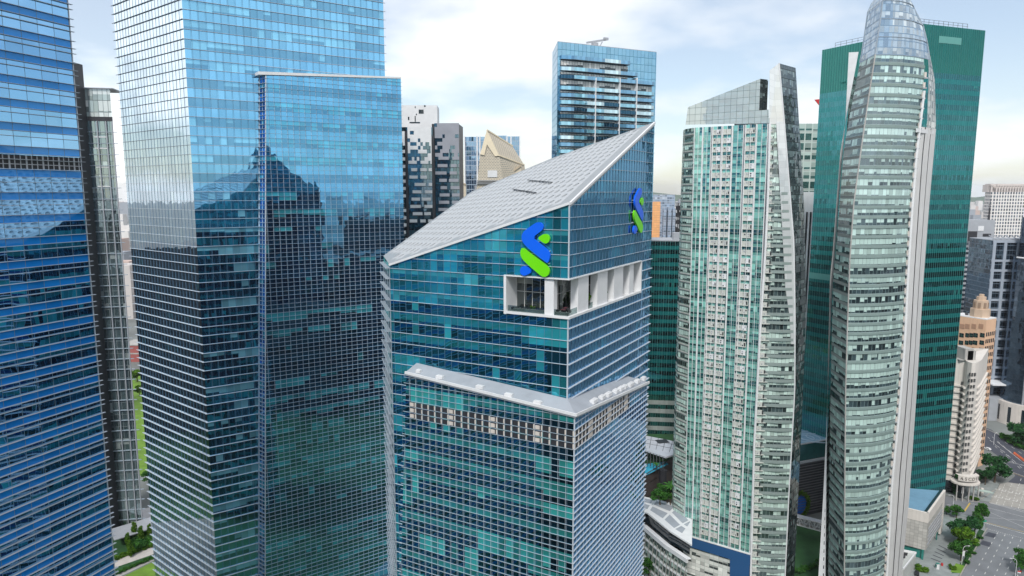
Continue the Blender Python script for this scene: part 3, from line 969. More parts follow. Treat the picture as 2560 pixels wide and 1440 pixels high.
b.bar(g0 + Z * 1.5 + PF.d * 4, g0 + Z * 3.4 + PF.d * 5.2, .35)
b.box(g0 + Z * 4.3 + PF.d * 5.6, PF.d * 2.6, PF.n * .8, Z * 1.1)
b.build('roof_crane', M['greyclad'], t)

# ================================================================== patterned black and white tower
FG = facade('smoky_glass', pw=1.6, fh=3.6, dark=(.012, .03, .042), lite=(.06, .12, .15), p=.4, tint=(.24, .36, .44), refl=.5,
            mw=.12, mh=.16, mcol=(.03, .04, .05), tilt=.012, wave=.02, seed=61)
t = thing('patterned_tower', 'dark glass tower patterned with white bars and a white block on top', 'office tower')
rnd = random.Random(9)
PG1 = Pl(*px(1010, 350), 86)
w1 = PG1.hit(1084, 480)[0]
zg = PG1.hit(1050, 318)[1]
b = MB(); wall(b, PG1, [(-6, 60), (w1, 60), (w1, zg), (-6, zg)], z0=zg); 
PG2 = Pl(*px(1088, 352), 93)
w2 = PG2.hit(1149, 480)[0]
zg2 = PG2.hit(1100, 308)[1]
wall(b, PG2, [(0, 60), (w2, 60), (w2, zg2), (0, zg2)], z0=zg2, u0=50)
b.build('glass_wall', FG, t)
b = MB()
b.box(PG1.pt(-6, 60, -18), PG1.d * (w1 + 6), PG1.n * 17.9, Z * (zg - 60.3), 0)
b.box(PG2.pt(-1.2, 60, -18), PG2.d * (w2 + 1), PG2.n * 17.9, Z * (zg2 - 60.3), 0)
b.box(PG1.pt(w1 - .6, 60, -.5), PG1.d * 1.3, PG1.n * .9, Z * (zg - 64), 0)
b.box(PG1.pt(1.0, 60, -.4), PG1.d * 1.2, PG1.n * .8, Z * (zg - 62), 0)
b.build('dark_frame', M['darkmetal'], t)
def cladding(pl, s0, s1, zt_, rows, c, topn, p):
    m_ = MB()
    for r in range(rows):
        z = zt_ - 1.8 * r
        if r < topn:
            s = s0
            while s < s1 - .1:
                w = min(rnd.choice((1.2, 1.9, 2.6, 1.2)), s1 - s)
                if not rnd.random() < (.06 + .34 * r / topn):
                    m_.box(pl.pt(s, z - 1.8, .0), pl.d * w, pl.n * .3, Z * 1.8)
                s += w
        elif (r - topn) % 2 == 0:
            s = s0 + rnd.random() * 3
            while s < s1:
                w = rnd.uniform(2.6, 5.8)
                if rnd.random() < p: m_.box(pl.pt(s, z - 1.5, 0), pl.d * (min(s + w, s1) - s), pl.n * .3, Z * 1.5)
                s += w + rnd.uniform(.8, 2.2)
    m_.build('cladding_bars', c, t)
cladding(PG1, 2.3, w1 - .7, zg, 60, M['white'], 9, .92)
cladding(PG1, -6, .9, zg - 2, 60, M['white'], 3, .9)
cladding(PG2, .2, w2, zg2, 60, plain('grey_panel', (.30, .31, .35), .4, .1, .2), 9, .85)
b = MB()
PG3 = Pl(*px(1006, 358), 88)
w3 = PG3.hit(1096, 480)[0]
zg3 = PG3.hit(1040, 263)[1]
b.box(PG3.pt(-3, 190, -14), PG3.d * (w3 + 3), PG3.n * 14, Z * (zg3 - 190), 0)
for (xa, ya, xb, yb) in ((1047, 274, 1059, 284), (1024, 305, 1050, 308), (1037, 266, 1039, 270), (1037, 290, 1039, 304), (1020, 292, 1023, 300), (1060, 263, 1064, 267), (1040, 284, 1042, 288)):
    (sa, za), (sb, zb_) = PG3.hit(xa, yb), PG3.hit(xb, ya)
    b.box(PG3.pt(sa, za, 0), PG3.d * (sb - sa), PG3.n * .12, Z * (zb_ - za), 1)
b.build('upper_block', [M['white'], M['glassdark']], t)

# ================================================================== gabled lattice tower and glass tower behind it
LAT = NT('gold_lattice')
tc = LAT.n('ShaderNodeTexCoord'); br = LAT.n('ShaderNodeTexBrick')
br.inputs['Scale'].default_value = 1.0; br.inputs['Brick Width'].default_value = 1.6; br.inputs['Row Height'].default_value = .9
br.inputs['Mortar Size'].default_value = .22
br.inputs['Color1'].default_value = (.30, .28, .24, 1); br.inputs['Color2'].default_value = (.38, .355, .30, 1); br.inputs['Mortar'].default_value = (.64, .57, .45, 1)
LAT.l(tc.outputs['UV'], br.inputs['Vector'])
pb = LAT.n('ShaderNodeBsdfPrincipled'); pb.inputs['Roughness'].default_value = .45; pb.inputs['Metallic'].default_value = .0
LAT.l(br.outputs['Color'], pb.inputs['Base Color']); LAT.l(pb.outputs[0], LAT.out.inputs[0])
t = thing('gabled_tower', 'pale gold lattice tower top with a pointed gable seen over the white roof', 'tower')
PH = Pl(*px(1193, 430), 84)
hp = lambda x, y: PH.hit(x, y)
b = MB()
bkv = Vector((15.5, 16.0, 0))
G = [hp(1191, 480), hp(1200, 386), hp(1217, 325), hp(1248, 389), hp(1262, 480)]
gw = [PH.pt(s, z) for s, z in G]
b.poly(gw, [(s, z) for s, z in G])
b.poly([gw[2], gw[2] + bkv + Z * -8.5, gw[3] + bkv + Z * -5, gw[3]], [(0, 0), (22, 0), (22, 17), (0, 17)])
b.poly([gw[3], gw[3] + bkv + Z * -5, gw[4] + bkv, gw[4]], [(0, 0), (22, 0), (22, 17), (0, 17)])
b.poly([gw[1], gw[2], gw[2] + bkv + Z * -8.5, gw[1] + bkv], [(0, 0), (17, 0), (17, 22), (0, 22)])
b.build('lattice_gable', LAT.mat, t)
b = MB()
for p_, q_ in ((gw[1], gw[2]), (gw[2], gw[3])):
    d_ = PH.n * .3
    fo = PH.d * 2.6 if p_ is gw[1] else PH.d * -2.6
    ft, ap = (p_, q_) if p_ is gw[1] else (q_, p_)
    b.prism([ft + d_, ap + d_, ap + d_ - Z * 8.6, ft + d_ + fo - Z * .5], PH.n * .4)
b.bar(gw[2] + PH.n * .4, gw[2] + bkv + Z * -8.5, .8)
b.bar(gw[3] + PH.n * .4, gw[3] + bkv + Z * -5, .8)
b.build('gable_frame', plain('gable_gold', (.80, .70, .52), .5, .06, .3), t)
b = MB()
b.box(PH.pt(hp(1219, 450)[0], hp(1219, 443)[1], .1), PH.d * (hp(1243, 440)[0] - hp(1219, 440)[0]), PH.n * .3, Z * (hp(1219, 426)[1] - hp(1219, 443)[1]))
b.build('white_panel', M['white'], t)
b = MB()
for k in range(3): b.box(PH.pt(hp(1190, 460)[0], hp(1190, 452 + 4 * k)[1], .2), PH.d * 18.5, PH.n * .9, Z * .35)
b.box(PH.pt(hp(1190, 480)[0], 150, -16), PH.d * 18, PH.n * 15.8, Z * 24)
b.build('parapet_rails', M['greyclad'], t)
t = thing('lattice_crown', 'low tan lattice roof crown with a slanting top just right of the pointed gable', 'roof crown')
b = MB()
PI = Pl(*px(1262, 440), 88)
c_ = [PI.hit(1264, 470), PI.hit(1264, 441), PI.hit(1303, 413), PI.hit(1306, 470)]
b.prism([PI.pt(s, z) for s, z in c_], -PI.n * 9)
b.f and None
b.build('lattice_wall', LAT.mat, t)
b = MB(); b.bar(PI.pt(*c_[1], .2), PI.pt(*c_[2], .2), 1.1); b.build('top_rail', M['tan'], t)
t = thing('lattice_crown', 'narrow tan lattice slab between the patterned black and white tower and the white roof', 'roof crown')
b = MB()
c_ = [PI.hit(1149, 510), PI.hit(1149, 456), PI.hit(1165, 461), PI.hit(1165, 510)]
b.prism([PI.pt(s, z) for s, z in c_], -PI.n * 9); b.build('lattice_wall', LAT.mat, t)
b = MB(); b.bar(PI.pt(*c_[1], .2), PI.pt(*c_[2], .2), .8); b.build('top_rail', M['tan'], t)
FI = facade('hazy_blue_glass', pw=2.0, fh=4.0, dark=(.05, .10, .18), lite=(.30, .40, .48), p=.35, tint=(.34, .52, .72), refl=.62,
            mw=.2, mh=.5, mcol=(.35, .42, .50), tilt=.03, wave=.02, seed=71)
t = thing('glass_tower', 'hazy pale blue glass tower standing behind the pointed gold gable', 'glass tower')
b = MB()
for xa, xb, y, Y, dz in ((1161, 1230, 342, 600, 0), (1222, 1268, 339, 604, 0), (1264, 1300, 341, 598, 0)):
    p_ = Pl(*px(xa, Y), 90)
    w_ = px(xb, Y)[0] - px(xa, Y)[0]
    zt_ = p_.hit(xa, y)[1]
    wall(b, p_, [(0, 100), (w_, 100), (w_, zt_), (0, zt_)], z0=zt_)
    q = p_.pt(w_, 0); b.poly([q + Z * 100, q + Z * 100 + Vector((0, 20, 0)), q + Z * zt_ + Vector((0, 20, 0)), q + Z * zt_], [(0, 0), (20, 0), (20, 80), (0, 80)])
    b.poly([p_.pt(0, zt_), p_.pt(w_, zt_), p_.pt(w_, zt_, -20), p_.pt(0, zt_, -20)])
b.build('glass_wall', FI, t)
b = MB()
for x, Y in ((1161, 599), (1192, 599), (1199, 599), (1229, 599), (1266, 597), (1276, 597), (1298, 597)):
    b.box(Vector((*px(x, Y), 100)), Vector((1.0, 0, 0)), Vector((0, 1.0, 0)), Z * (at(x, 341, Y).z - 100 + .5))
b.build('white_fins', M['white'], t)

# ================================================================== ruled towers: edges given as heights against plan position
class Edge:
    def __init__(self, pts, Y):
        P = [at(x, y, Y) for x, y in pts]
        self.P = sorted([(p.z, p.x) for p in P])
        self.Y = Y
    def at(self, z):
        P = self.P
        if z <= P[0][0]:
            (z0, x0), (z1, x1) = P[0], P[1]
        elif z >= P[-1][0]:
            (z0, x0), (z1, x1) = P[-2], P[-1]
        else:
            for i in range(len(P) - 1):
                if P[i][0] <= z <= P[i + 1][0]: break
            (z0, x0), (z1, x1) = P[i], P[i + 1]
        f = (z - z0) / (z1 - z0)
        f = max(-3.0, min(4.0, f))
        return Vector((x0 + (x1 - x0) * f, self.Y, z))
class Mid(Edge):                                  # edge between two others, pushed out by o
    def __init__(self, A, B, f, o=0.0): self.A, self.B, self.f, self.o = A, B, f, o
    def at(self, z):
        p = self.A.at(z).lerp(self.B.at(z), self.f)
        return p + Vector((0, -self.o, 0))
def strip(mb, A, B, zs, z0, ref=None, m=0):
    """ruled wall between two edges; u runs in metres from the reference edge"""
    d = (B.at(zs[0]) - A.at(zs[0])); d.z = 0; d.normalize()
    o = (ref or A).at(zs[0])
    for a, c in zip(zs[:-1], zs[1:]):
        P = [A.at(a), B.at(a), B.at(c), A.at(c)]
        mb.poly(P, [((p - o).dot(d) + 300, p.z - z0) for p in P], m)
def ledges(mb, edges, zs, h, dep, m=0):
    for z in zs:
        P = [e.at(z) for e in edges]
        for p, q in zip(P[:-1], P[1:]):
            v = q - p
            n = Vector((v.y, -v.x, 0)).normalized()
            if n.y > 0: n = -n
            mb.box(p - Z * h / 2 - n * .05, v, n * (dep + .05), Z * h, m)

# ------------------------------------------------------------------ middle residential tower (pale green)
FJ1 = facade('green_bay_glass', pw=1.6, fh=3.4, dark=(.02, .10, .10), lite=(.26, .60, .52), p=.72, sp=.36, spcol=(.15, .38, .33), tint=(.42, .70, .64),
             refl=.30, mw=.10, mh=.12, mcol=(.35, .42, .40), tilt=.02, wave=.02, seed=81, group=2, sub=.4)
FJ2 = facade('pale_green_windows', pw=1.5, fh=3.4, dark=(.04, .06, .055), lite=(.52, .68, .60), light=(.75, .5), p=.76, sp=.42, spcol=(.33, .42, .37), tint=(.6, .7, .65),
             refl=.20, mw=.16, mh=.14, mcol=(.15, .20, .18), tilt=.02, wave=.02, seed=82, group=2)
FJ3 = facade('grey_band_windows', pw=1.45, fh=3.4, dark=(.05, .075, .08), lite=(.62, .78, .71), light=(.75, .5), p=.82, sp=.36, spcol=(.27, .31, .31), tint=(.6, .7, .68),
             refl=.22, mw=.13, mcol=(.24, .30, .28), tilt=.02, wave=.02, seed=83, group=4)
FJ4 = facade('dark_end_glass', pw=1.5, fh=3.4, dark=(.03, .042, .046), lite=(.22, .29, .29), p=.5, sp=.3, spcol=(.05, .065, .065), tint=(.38, .44, .46),
             refl=.42, mw=.15, mh=.18, mcol=(.022, .03, .03), tilt=.05, wave=.06, wsc=.3, seed=84, group=1)
FJ5 = facade('crown_screen', pw=2.4, fh=2.6, dark=(.40, .45, .42), lite=(.52, .57, .54), p=.5, flat=True, tint=(.75, .80, .77), refl=.22,
             mw=.13, mh=.13, mcol=(.13, .17, .16), tilt=.008, wave=.01, seed=85, light=(.9, .15))
t = thing('apartment_tower', 'pale green glass apartment tower with a slanted top and a tall white-edged blade', 'apartment tower')
YJ = 275.0
J0 = Edge([(1709, 310), (1702, 480), (1680, 1220)], 305)
J1 = Edge([(1713, 310), (1707, 480), (1685, 1220)], 299)
J2 = Edge([(1735, 300), (1731, 480), (1709, 1335)], 292.4)
J3 = Edge([(1923, 309), (1918, 489), (1911, 640), (1900, 800), (1884, 1111), (1875, 1440)], YJ)
J4 = Edge([(1947, 157), (1960, 304), (1984, 606), (1987, 800), (1986, 978), (1971, 1244), (1962, 1440)], 273.6)
J5 = Edge([(1989, 168), (2010, 500), (2014, 650), (2015, 800), (2004, 1066), (1991, 1333), (1986, 1440)], 283.6)
zJt = J3.at(200).z
ztop = at(1923, 309, YJ).z
zJ0 = at(1875, 1385, YJ).z                        # top of the blue portal
fl = 3.4
zsJ = frange(zJ0, ztop, fl) + [ztop]
zsAll = frange(0, ztop, fl) + [ztop]
zS = ztop
b = MB()
strip(b, J0, J1, [18] + frange(22, zS, 6) + [zS], zS); strip(b, J1, J2, [18] + frange(22, zS, 6) + [zS], zS)
b.build('curved_end_wall', FJ2, t)
b = MB()
J1b = Mid(J0, J1, .5)
ledges(b, [J0, J1, J2], [z for z in frange(20, zS, fl)], .34, .30); b.build('end_slabs', M['concrete'], t)
bays = [(.01, .122, 'g'), (.133, .242, 'g'), (.258, .38, 'a'), (.395, .518, 'a'), (.535, .675, 'g'), (.695, .83, 'a'), (.85, .982, 'g')]
for f0, f1, kd in bays:
    A_, B_ = Mid(J2, J3, f0), Mid(J2, J3, f1)
    b = MB()
    strip(b, A_, B_, [zJ0, ztop], ztop, A_)
    if kd == 'g':
        c = Mid(J2, J3, (f0 + f1) / 2)
        b.build('window_bay', FJ1, t)
        b = MB()
        for f in (f0, (f0 + f1) / 2, f1):
            e_ = Mid(J2, J3, f); b.bar(e_.at(zJ0), e_.at(ztop), .15 if f == (f0 + f1) / 2 else .26)
        b.build('window_post', M['white'], t)
    else:
        b.build('window_bay', FJ1, t)
        b = MB()
        rj = random.Random(int(f0 * 1000))
        k = 0
        z = ztop - fl
        while z > zJ0:
            p_, q_ = A_.at(z), B_.at(z)
            v = q_ - p_; v.z = 0; L = v.length; v.normalize(); n = Vector((v.y, -v.x, 0))
            if n.y > 0: n = -n
            b.box(p_ - n * .05, v * L, n * .75, Z * .22, 0)
            b.box(p_ + v * .08 + Z * .22, v * (L * .44), n * .55, Z * 1.9, 0)
            b.box(p_ + v * (L * .5) + Z * .22, v * (L * .48), n * .50, Z * 1.9, rj.choice((0, 0, 3)))
            for (u, w, s_) in ((.26, 1.2, .5), (.62, .45, .45), (.62 if rj.random() < .6 else .8, 1.3, .5)):
                if rj.random() < .75: b.box(p_ + v * (L * u) + n * .5 + Z * w, v * s_, n * .12, Z * s_, rj.choice((1, 2, 2)))
            if rj.random() < .3: b.box(p_ + v * (L * .82) + n * .46 + Z * .4, v * (L * .12), n * .12, Z * 1.4, 1)
            z -= fl
        b.build('balcony_stack', [M['acpale'], M['darkmetal'], M['greyclad'], M['white']], t)
        b = MB()
        for f in (f0, (f0 + f1) / 2, f1):
            e_ = Mid(J2, J3, f, .75); b.bar(e_.at(zJ0), e_.at(ztop), .15 if f == (f0 + f1) / 2 else .3)
        b.build('balcony_post', M['white'], t)
b = MB()
strip(b, Mid(J2, J3, 0, -.4), Mid(J2, J3, 1, -.4), [0, ztop], 0); b.build('core_wall', M['greyclad'], t)
b = MB()
b.bar(J3.at(4) + Vector((.1, -.35, 0)), J3.at(150), .7); 
for a_, c_ in zip(frange(4, ztop - 8, 8), frange(12, ztop, 8)): b.bar(J3.at(a_) + Vector((.1, -.4, 0)), J3.at(c_) + Vector((.1, -.4, 0)), .75)
b.f = b.f[6:]; b.uv = b.uv[6:]; b.mi = b.mi[6:]
b.build('corner_pier', M['white'], t)
# front right wall: grey bands, air-conditioner ledges beside the pier, white blade edge
J3a = Mid(J3, J4, .24)
zs3 = [ztop - fl * k for k in range(62) if ztop - fl * k > 2][::-1]
b = MB(); strip(b, J3a, J4, zs3, ztop, J3a); strip(b, J3, J3a, zs3, ztop, J3); b.build('banded_wall', FJ3, t)
b = MB(); ledges(b, [J3a, Mid(J3, J4, .62, .6), J4], [z + .58 for z in zs3 if z < 172], 1.1, .22); b.build('floor_bands', plain('band_grey', (.25, .31, .295), .6, .06, .3), t)
b = MB()
rj = random.Random(77)
for z in zs3:
    p_, q_ = J3.at(z) + Vector((.6, 0, 0)), J3a.at(z)
    v = q_ - p_; L = v.length; v.normalize(); n = Vector((v.y, -v.x, 0))
    if n.y > 0: n = -n
    if L < .8: continue
    b.box(p_, v * (L + .5), n * .8, Z * .2, 0)
    b.box(p_ + v * .1 + Z * .2, v * (L * .62), n * .6, Z * 1.7, 0)
    b.box(p_ + v * (L * .2) + n * .6 + Z * .5, v * .5, n * .1, Z * .5, 1)
    if rj.random() < .6: b.box(p_ + v * (L * .62) + n * .2 + Z * .3, v * .5, n * .5, Z * 1.3, 2)
b.build('balcony_stack', [M['acpale'], M['greyclad'], M['darkmetal']], t)
b = MB()
J4w = Edge([(1928, 157), (1939, 304), (1956, 606), (1962, 720), (1974, 800), (1981, 978), (1968, 1244), (1959, 1440)], 273.95)
zw = [at(1960, y, 273.6).z for y in (860, 790, 720, 606, 450, 304)]
BLM = facade('blade_glass', pw=3, fh=2.4, dark=(.50, .53, .53), lite=(.70, .73, .73), p=.5, flat=True, tint=(.85, .88, .9), refl=.22, mw=.08, mh=.08, mcol=(.42, .46, .46), tilt=.006, wave=.01, seed=88, light=(.9, .15))
class Off:
    def __init__(s, e, o): s.e, s.o = e, o
    def at(s, z): return s.e.at(z) + s.o
strip(b, Off(J4w, Vector((0, -.55, 0))), Off(J4, Vector((0, -.25, 0))), zw, ztop)
tp = [at(1924, 176, 274.2), at(1945, 157, 273.4)]
zq = ztop - .3
b.poly([J3.at(zq) + Vector((0, -.1, 0)), J4.at(zq) + Vector((0, -.25, 0)), J4.at(at(1947, 158, 273.6).z) + Vector((0, -.25, 0)), at(1924, 176, 274.9)],
       [(0, 0), (6, 0), (6, 24), (0, 20)])
b.build('white_blade', BLM, t)
b = MB()
zz5 = frange(2, at(1947, 158, 273.6).z, 6) + [at(1947, 158, 273.6).z]
strip(b, J4, J5, zz5, ztop); b.build('dark_end_wall', FJ4, t)
b = MB()
for a_, c_ in zip(zz5[:-1], zz5[1:]): b.bar(J4.at(a_) + Vector((0, -.2, 0)), J4.at(c_) + Vector((0, -.2, 0)), .4)
b.build('blade_edge', M['white'], t)
# slanted screen above the roof
PJ = Pl(J3.at(100).x, YJ, -54.8)
b = MB()
sc = [PJ.hit(1735, 309), PJ.hit(1720, 300)]
sc = [PJ.hit(1714, 312), PJ.hit(1720, 268), PJ.hit(1901, 197), PJ.hit(1898, 276), PJ.hit(1922, 274), PJ.hit(1923, 308)]
b.poly([PJ.pt(s, z, .12) for s, z in sc], [(s + 100, z - ztop) for s, z in sc])
r_ = [PJ.pt(*sc[2], .1), PJ.pt(*sc[3], .1)]
dd = Vector((math.sin(R(58)), math.cos(R(58)), 0)) * 4.6
b.build('crown_screen', FJ5, t)
b = MB(); b.poly([r_[1], r_[1] + dd, r_[0] + dd - Z * .3, r_[0]], [(0, 0), (4.6, 0), (4.6, 12), (0, 12)])
b.poly([r_[0], r_[0] + dd, PJ.pt(*sc[1], -6), PJ.pt(*sc[1], .1)])
b.build('crown_return', FJ4, t)
b = MB()
tt = [J0.at(ztop), J2.at(ztop), J3.at(ztop), J4.at(ztop), J5.at(ztop), J5.at(ztop) + Vector((-18, 22, 0))]
b.poly([p - Z * .3 for p in tt]); b.build('roof', M['roofgrey'], t)
b = MB()
w0, w1_ = J5.at(2), J0.at(2) + Vector((0, 10, 0))
bk2 = [J5, ]
strip(b, J5, Off(J5, Vector((-18, 24, 0))), zz5[:-4], ztop)
for a_, c_ in ((J5.at(2) + Vector((-22, 24, 0)), J0.at(2)),):
    b.poly([a_, c_, Vector((c_.x, c_.y, ztop)), Vector((a_.x, a_.y, ztop))], [(0, 0), (25, 0), (25, 190), (0, 190)])
b.build('rear_wall', FJ4, t)
# blue portal at the foot, with the white lower floors inside it
BP = facade('blue_portal_panels', pw=1.2, fh=3.0, dark=(.010, .045, .15), lite=(.012, .055, .18), p=.5, flat=True, tint=(.2, .35, .6), refl=.12, mw=.06, mh=.06, mcol=(.03, .10, .24), seed=89, light=(.9, .2))
FJ6 = facade('white_podium_panels', pw=2.0, fh=3.6, dark=(.05, .06, .06), lite=(.70, .72, .68), p=.86, sp=.5, spcol=(.72, .74, .70), tint=(.6, .65, .62), refl=.06, mw=.10, mh=.10, mcol=(.40, .48, .44), seed=90, group=2)
b = MB()
top0, top1 = J2.at(at(1713, 1335, 292.4).z), J3.at(zJ0)
n = PJ.n
da = (top1 - top0)
h_ = 4.6
b.prism([top0 + n * .2, top1 + n * .2 + PJ.d * -.2, top1 + n * .2 - Z * h_ + PJ.d * -.2, top0 + n * .2 - Z * h_], n * .7)
b.prism([top1 + n * .25 - da * .28 - Z * h_, top1 + n * .25 - Z * h_, Vector((top1.x, top1.y, 0)) + n * .25, Vector((top1.x, top1.y, 0)) - Vector((da.x, da.y, 0)) * .26 + n * .25], n * .6)
for p in []: pass
b.build('blue_portal', BP, t)
b = MB(); b.bar(top0 + n * .6 + Z * .2, top1 + n * .6 + Z * .2 - PJ.d * .2, .9, .4); b.build('portal_coping', M['white'], t)
b = MB()
p0_ = Vector((top0.x, top0.y, 0)); p1_ = Vector((top1.x, top1.y, 0))
b.poly([p0_, p1_, top1 - Z * 2, top0 - Z * 2], [(0, 0), (da.length, 0), (da.length, top1.z), (0, top0.z)]); b.build('lower_wall', FJ6, t)

# ------------------------------------------------------------------ tall residential tower with the rounded glass crown
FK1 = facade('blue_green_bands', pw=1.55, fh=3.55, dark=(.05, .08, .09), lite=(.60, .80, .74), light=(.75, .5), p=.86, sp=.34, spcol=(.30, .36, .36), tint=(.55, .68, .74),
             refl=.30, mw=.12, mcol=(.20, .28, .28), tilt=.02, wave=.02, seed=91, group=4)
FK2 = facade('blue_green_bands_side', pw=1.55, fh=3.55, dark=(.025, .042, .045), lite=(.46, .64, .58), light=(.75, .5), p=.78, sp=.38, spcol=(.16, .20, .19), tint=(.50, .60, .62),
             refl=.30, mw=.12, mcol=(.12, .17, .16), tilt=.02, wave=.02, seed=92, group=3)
FKc = facade('crown_glass', pw=1.7, fh=2.4, dark=(.20, .28, .36), lite=(.50, .56, .58), p=.5, tint=(.62, .74, .84), refl=.45, mw=.10, mh=.28, mcol=(.20, .30, .42),
             tilt=.05, wave=.12, wsc=.35, seed=93, group=1)
t = thing('apartment_tower', 'tallest pale apartment tower with a rounded tapering glass crown and white side piers', 'apartment tower')
KL = Edge([(2216, -40), (2193, -10), (2171, 20), (2155, 129), (2127, 275), (2109, 378), (2089, 640), (2083, 695), (2078, 900), (2074, 1140), (2071, 1440)], 268)
KF = Edge([(2222, -40), (2207, 0), (2200, 58), (2175, 213), (2151, 378), (2133, 511), (2124, 640), (2118, 800), (2113, 973), (2111, 1195), (2110, 1440)], 252)
KP = Edge([(2262, -40), (2285, 20), (2308, 90), (2311, 191), (2287, 387), (2273, 533), (2263, 695), (2255, 862), (2241, 1029), (2224, 1195), (2210, 1440)], 259)
KR = Edge([(2264, -40), (2275, 2), (2309, 67), (2318, 107), (2326, 160), (2322, 311), (2300, 387), (2282, 533), (2272, 695), (2264, 862), (2250, 1029), (2233, 1195), (2219, 1440)], 262)
km = [Mid(KF, KP, .25, 1.6), Mid(KF, KP, .5, 2.2), Mid(KF, KP, .75, 1.7)]
zcr = at(2160, 150, 262).z
zap = at(2240, -38, 258).z
zk = [2] + frange(6, zcr, 4) + [zcr]
zk2 = [zcr] + frange(zcr + 3, zap, 3) + [zap]
ch = [KF] + km + [KP]
b = MB()
for A_, B_ in zip(ch[:-1], ch[1:]): strip(b, A_, B_, zk, zcr, A_)
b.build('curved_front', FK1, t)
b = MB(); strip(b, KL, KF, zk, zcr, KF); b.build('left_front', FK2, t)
b = MB()
for A_, B_ in zip([KL] + ch, ch + [KR]): strip(b, A_, B_, zk2, zcr, A_)
b.build('glass_crown', FKc, t)
b = MB()
for e in (KL, KF, KR):
    for a_, c_ in zip(zk2[:-1], zk2[1:]): b.bar(e.at(a_), e.at(c_), .35)
ledges(b, [KL] + ch + [KR], zk2[::2], .16, .2)
b.build('crown_ribs', M['findark'], t)
zf = [zcr - 3.55 * k for k in range(1, 70) if zcr - 3.55 * k > 3]
b = MB(); ledges(b, ch, [z + .55 for z in zf], 1.0, .30); b.build('floor_bands', plain('band_grey_green', (.23, .31, .295), .55, .06, .3), t)
b = MB(); ledges(b, [KL, KF], [z + .55 for z in zf], 1.0, .22); b.build('side_bands', plain('band_dark_green', (.19, .22, .21), .6, .06, .3), t)
b = MB()
zz6 = zk
for a_, c_ in zip(zz6[:-1], zz6[1:]): b.bar(KF.at(a_) + Vector((0, -.3, 0)), KF.at(c_) + Vector((0, -.3, 0)), .35)
b.build('corner_trim', M['concrete'], t)
# glazed volume and white pier on its right
KP2 = Edge([(2311, 191), (2287, 387), (2278, 533), (2268, 695), (2260, 862), (2247, 1029), (2230, 1195), (2216, 1440)], 260)
KQ = Edge([(2322, 120), (2337, 200), (2340, 311), (2322, 511), (2308, 695), (2291, 973), (2272, 1251), (2258, 1384), (2253, 1440)], 270)
zp = at(2300, 318, 262).z
zq_ = at(2318, 115, 262).z
b = MB()
FKr = facade('pale_strip_glass', pw=1.4, fh=2.4, dark=(.25, .28, .28), lite=(.55, .57, .54), p=.65, tint=(.75, .78, .78), refl=.25, mw=.08, mh=.22, mcol=(.28, .34, .34), tilt=.06, wave=.1, wsc=.3, seed=94, group=1)
zr = [zp] + frange(zp + 3, zq_, 3) + [zq_]
strip(b, Off(KR, Vector((0, 1, 0))), KQ, zr, zp); b.build('pale_glass_strip', FKr, t)
b = MB()
zr2 = [1] + frange(5, zp, 5) + [zp]
for f0, f1, o0, o1 in ((0, .3, .6, 1.0), (.3, .34, .55, .55), (.34, .62, 1.1, 1.1), (.62, .66, .55, .55), (.66, 1, 1.0, .3)):
    strip(b, Mid(KP2, KQ, f0, o0), Mid(KP2, KQ, f1, o1), zr2, 0)
b.poly([KP2.at(zp) + Vector((0, -.6, 0)), Mid(KP2, KQ, .5, 1.1).at(zp), KQ.at(zp), KQ.at(zp) + Vector((-2, 8, 0)), KP2.at(zp) + Vector((0, 6, 0))])
q_ = [KQ.at(1), KQ.at(zp)]
for a_, c_ in zip(zr2[:-1], zr2[1:]):
    A_, B_ = KQ.at(a_), KQ.at(c_)
    b.poly([A_, A_ + Vector((-2, 14, 0)), B_ + Vector((-2, 14, 0)), B_])
b.build('white_pier', plain('pier_white', (.66, .66, .65), .6, .05, .2, stain=.18), t)
b = MB()
PK = [KP.at(zp - 1.5) + Vector((-1.2, -1.6, 0)), KQ.at(zp - 1.5) + Vector((-2.2, -2.0, 0))]
b.bar(PK[0], PK[1], .8, 1.4); b.build('pier_ledge', M['white'], t)
b = MB()
e_ = Mid(KP, KP2, .5, .9)
for a_, c_ in zip(frange(8, zcr - 15, 6), frange(14, zcr, 6)): b.bar(e_.at(a_), e_.at(c_), .75)
b.build('thin_pier', M['white'], t)
b = MB()
for z in zf:
    if z > zcr - 6: continue
    p_ = KP.at(z) + Vector((-.4, -.9, 0))
    b.box(p_, Vector((1.5, .3, 0)), Vector((-.1, .8, 0)), Z * .5, 0)
    b.box(p_ + Vector((.1, .3, .5)), Vector((.9, .2, 0)), Vector((-.1, .8, 0)), Z * 1.8, 1)
b.build('corner_ledges', [M['greyclad'], M['cream']], t)
b = MB()
KW0 = Edge([(2122, 131), (2113, 311), (2105, 400), (2090, 600), (2079, 751), (2068, 1020), (2058, 1240), (2046, 1440)], 273)
zw_ = at(2130, 131, 273).z
KW1 = Off(KL, Vector((.6, 4.0, 0)))
zr3 = [1] + frange(5, zw_, 5) + [zw_]
strip(b, KW0, KW1, zr3, 0); b.build('white_end_wall', M['white'], t)
b = MB()
for z in [z for z in zf if z < 40]:
    p_ = KW0.at(z).lerp(KW1.at(z), .62)
    b.box(p_ + Vector((0, -.15, 0)), Vector((.9, 0, 0)), Vector((0, .3, 0)), Z * 1.5)
b.build('end_windows', M['glassdark'], t)
b = MB()
for A_, B_ in (((KW0.at(1), KW0.at(1) + Vector((16, 22, 0)))), ((KW0.at(1) + Vector((16, 22, 0)), KQ.at(1) + Vector((-2, 14, 0))))):
    b.poly([A_, B_, B_ + Z * (zcr - 4), A_ + Z * (zcr - 4)], [(0, 0), (30, 0), (30, 200), (0, 200)])
b.build('rear_wall', FK2, t)

